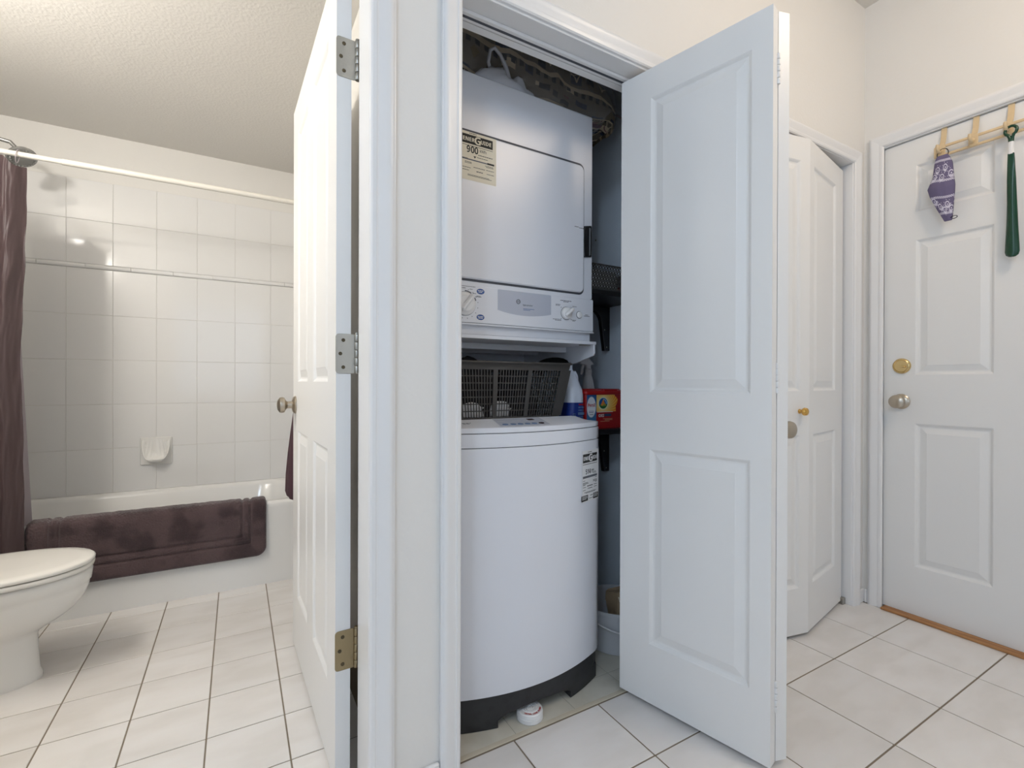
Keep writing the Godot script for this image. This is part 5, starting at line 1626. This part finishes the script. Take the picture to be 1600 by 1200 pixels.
	for i in 21:
		var a = deg_to_rad(-35 + 250.0 * i / 20)
		pth.append(Vector3(0.037 + 0.0175 * cos(a), 1.907 + 0.021 * sin(a), 0.057 - 0.002 * sin(a)))
	mb.tube(pth, 0.0014, 6)
	obj("ear_loop", mb, M.elastic, t, "black elastic loop")
	mb = MB.new()
	pth = []
	for i in 17: pth.append(Vector3(0.070 + 0.010 * cos(TAU * i / 17), 1.647 + 0.003 * sin(TAU * i / 17) + 0.002 * cos(TAU * i / 17), 0.050 + 0.008 * sin(TAU * i / 17)))
	mb.tube(pth, 0.0014, 6, true)
	obj("ear_loop", mb, M.elastic, t, "black elastic loop")
	# shoehorn
	t = thing("shoehorn", "long glossy green shoehorn with ring handle hanging from the third rack hook", "shoehorn", fr)
	mb = MB.new()
	pth = []
	for i in 28:
		var a = deg_to_rad(-60 + 300.0 * i / 27)
		pth.append(Vector3(0.2305 + 0.0155 * cos(a), 1.911 + 0.0165 * sin(a), 0.058))
	pth = [Vector3(0.2315, 1.877, 0.056), Vector3(0.235, 1.888, 0.057)] + pth + [Vector3(0.226, 1.888, 0.057), Vector3(0.2295, 1.877, 0.056)]
	mb.tube(pth, 0.0048, 10)
	mb.loft([_ov(0.2305, 1.870, 0.056, 0.0075, 0.005), _ov(0.2305, 1.884, 0.056, 0.0085, 0.005), _ov(0.2305, 1.892, 0.057, 0.008, 0.003)])
	obj("ring_handle", mb, M.horn_green, t)
	mb = MB.new()
	mb.loft([_ov(0.2305, 1.827, 0.055, 0.0078, 0.0052), _ov(0.2305, 1.8715, 0.056, 0.0075, 0.0052)])
	obj("white_band", mb, M.plastic_white, t, "white band below the ring")
	mb = MB.new()
	var wd = func(y): 
		var pts = [[1.829, 0.0082], [1.735, 0.0118], [1.65, 0.0135], [1.57, 0.0158], [1.50, 0.0188], [1.475, 0.0196], [1.463, 0.0165], [1.457, 0.009], [1.4555, 0.002]]
		for i in pts.size() - 1:
			if y <= pts[i][0] and y >= pts[i + 1][0]: return lerpf(pts[i][1], pts[i + 1][1], (pts[i][0] - y) / (pts[i][0] - pts[i + 1][0]))
		return 0.002
	var ys = [1.829, 1.80, 1.77, 1.735, 1.69, 1.65, 1.60, 1.57, 1.53, 1.50, 1.485, 1.475, 1.469, 1.463, 1.459, 1.457, 1.4556]
	var rings = []
	for i in range(ys.size() - 1, -1, -1):
		var y = ys[i]
		var w = wd.call(y)
		var k = clamp((1.829 - y) / 0.2, 0.0, 1.0)
		var ring = []
		for j in 13:
			var a = lerpf(-1, 1, j / 12.0)
			ring.append(Vector3(0.2305 + w * a, y, 0.055 - 0.010 * k * a * a + lerpf(0.004, 0.0, k) - 0.02 * k * (1.829 - y)))
		for j in 13:
			var a = lerpf(1, -1, j / 12.0)
			ring.append(Vector3(0.2305 + w * a * 0.98, y, 0.0525 - 0.010 * k * a * a - lerpf(0.003, 0.0, k) - 0.02 * k * (1.829 - y)))
		ring.reverse()
		rings.append(ring)
	mb.loft(rings)
	obj("blade", mb, M.horn_green, t)
func _ov(x, y, z, rx, rz) -> Array:
	var p = []
	for j in 20: p.append(Vector3(x + rx * cos(TAU * j / 20), y, z - rz * sin(TAU * j / 20)))
	return p
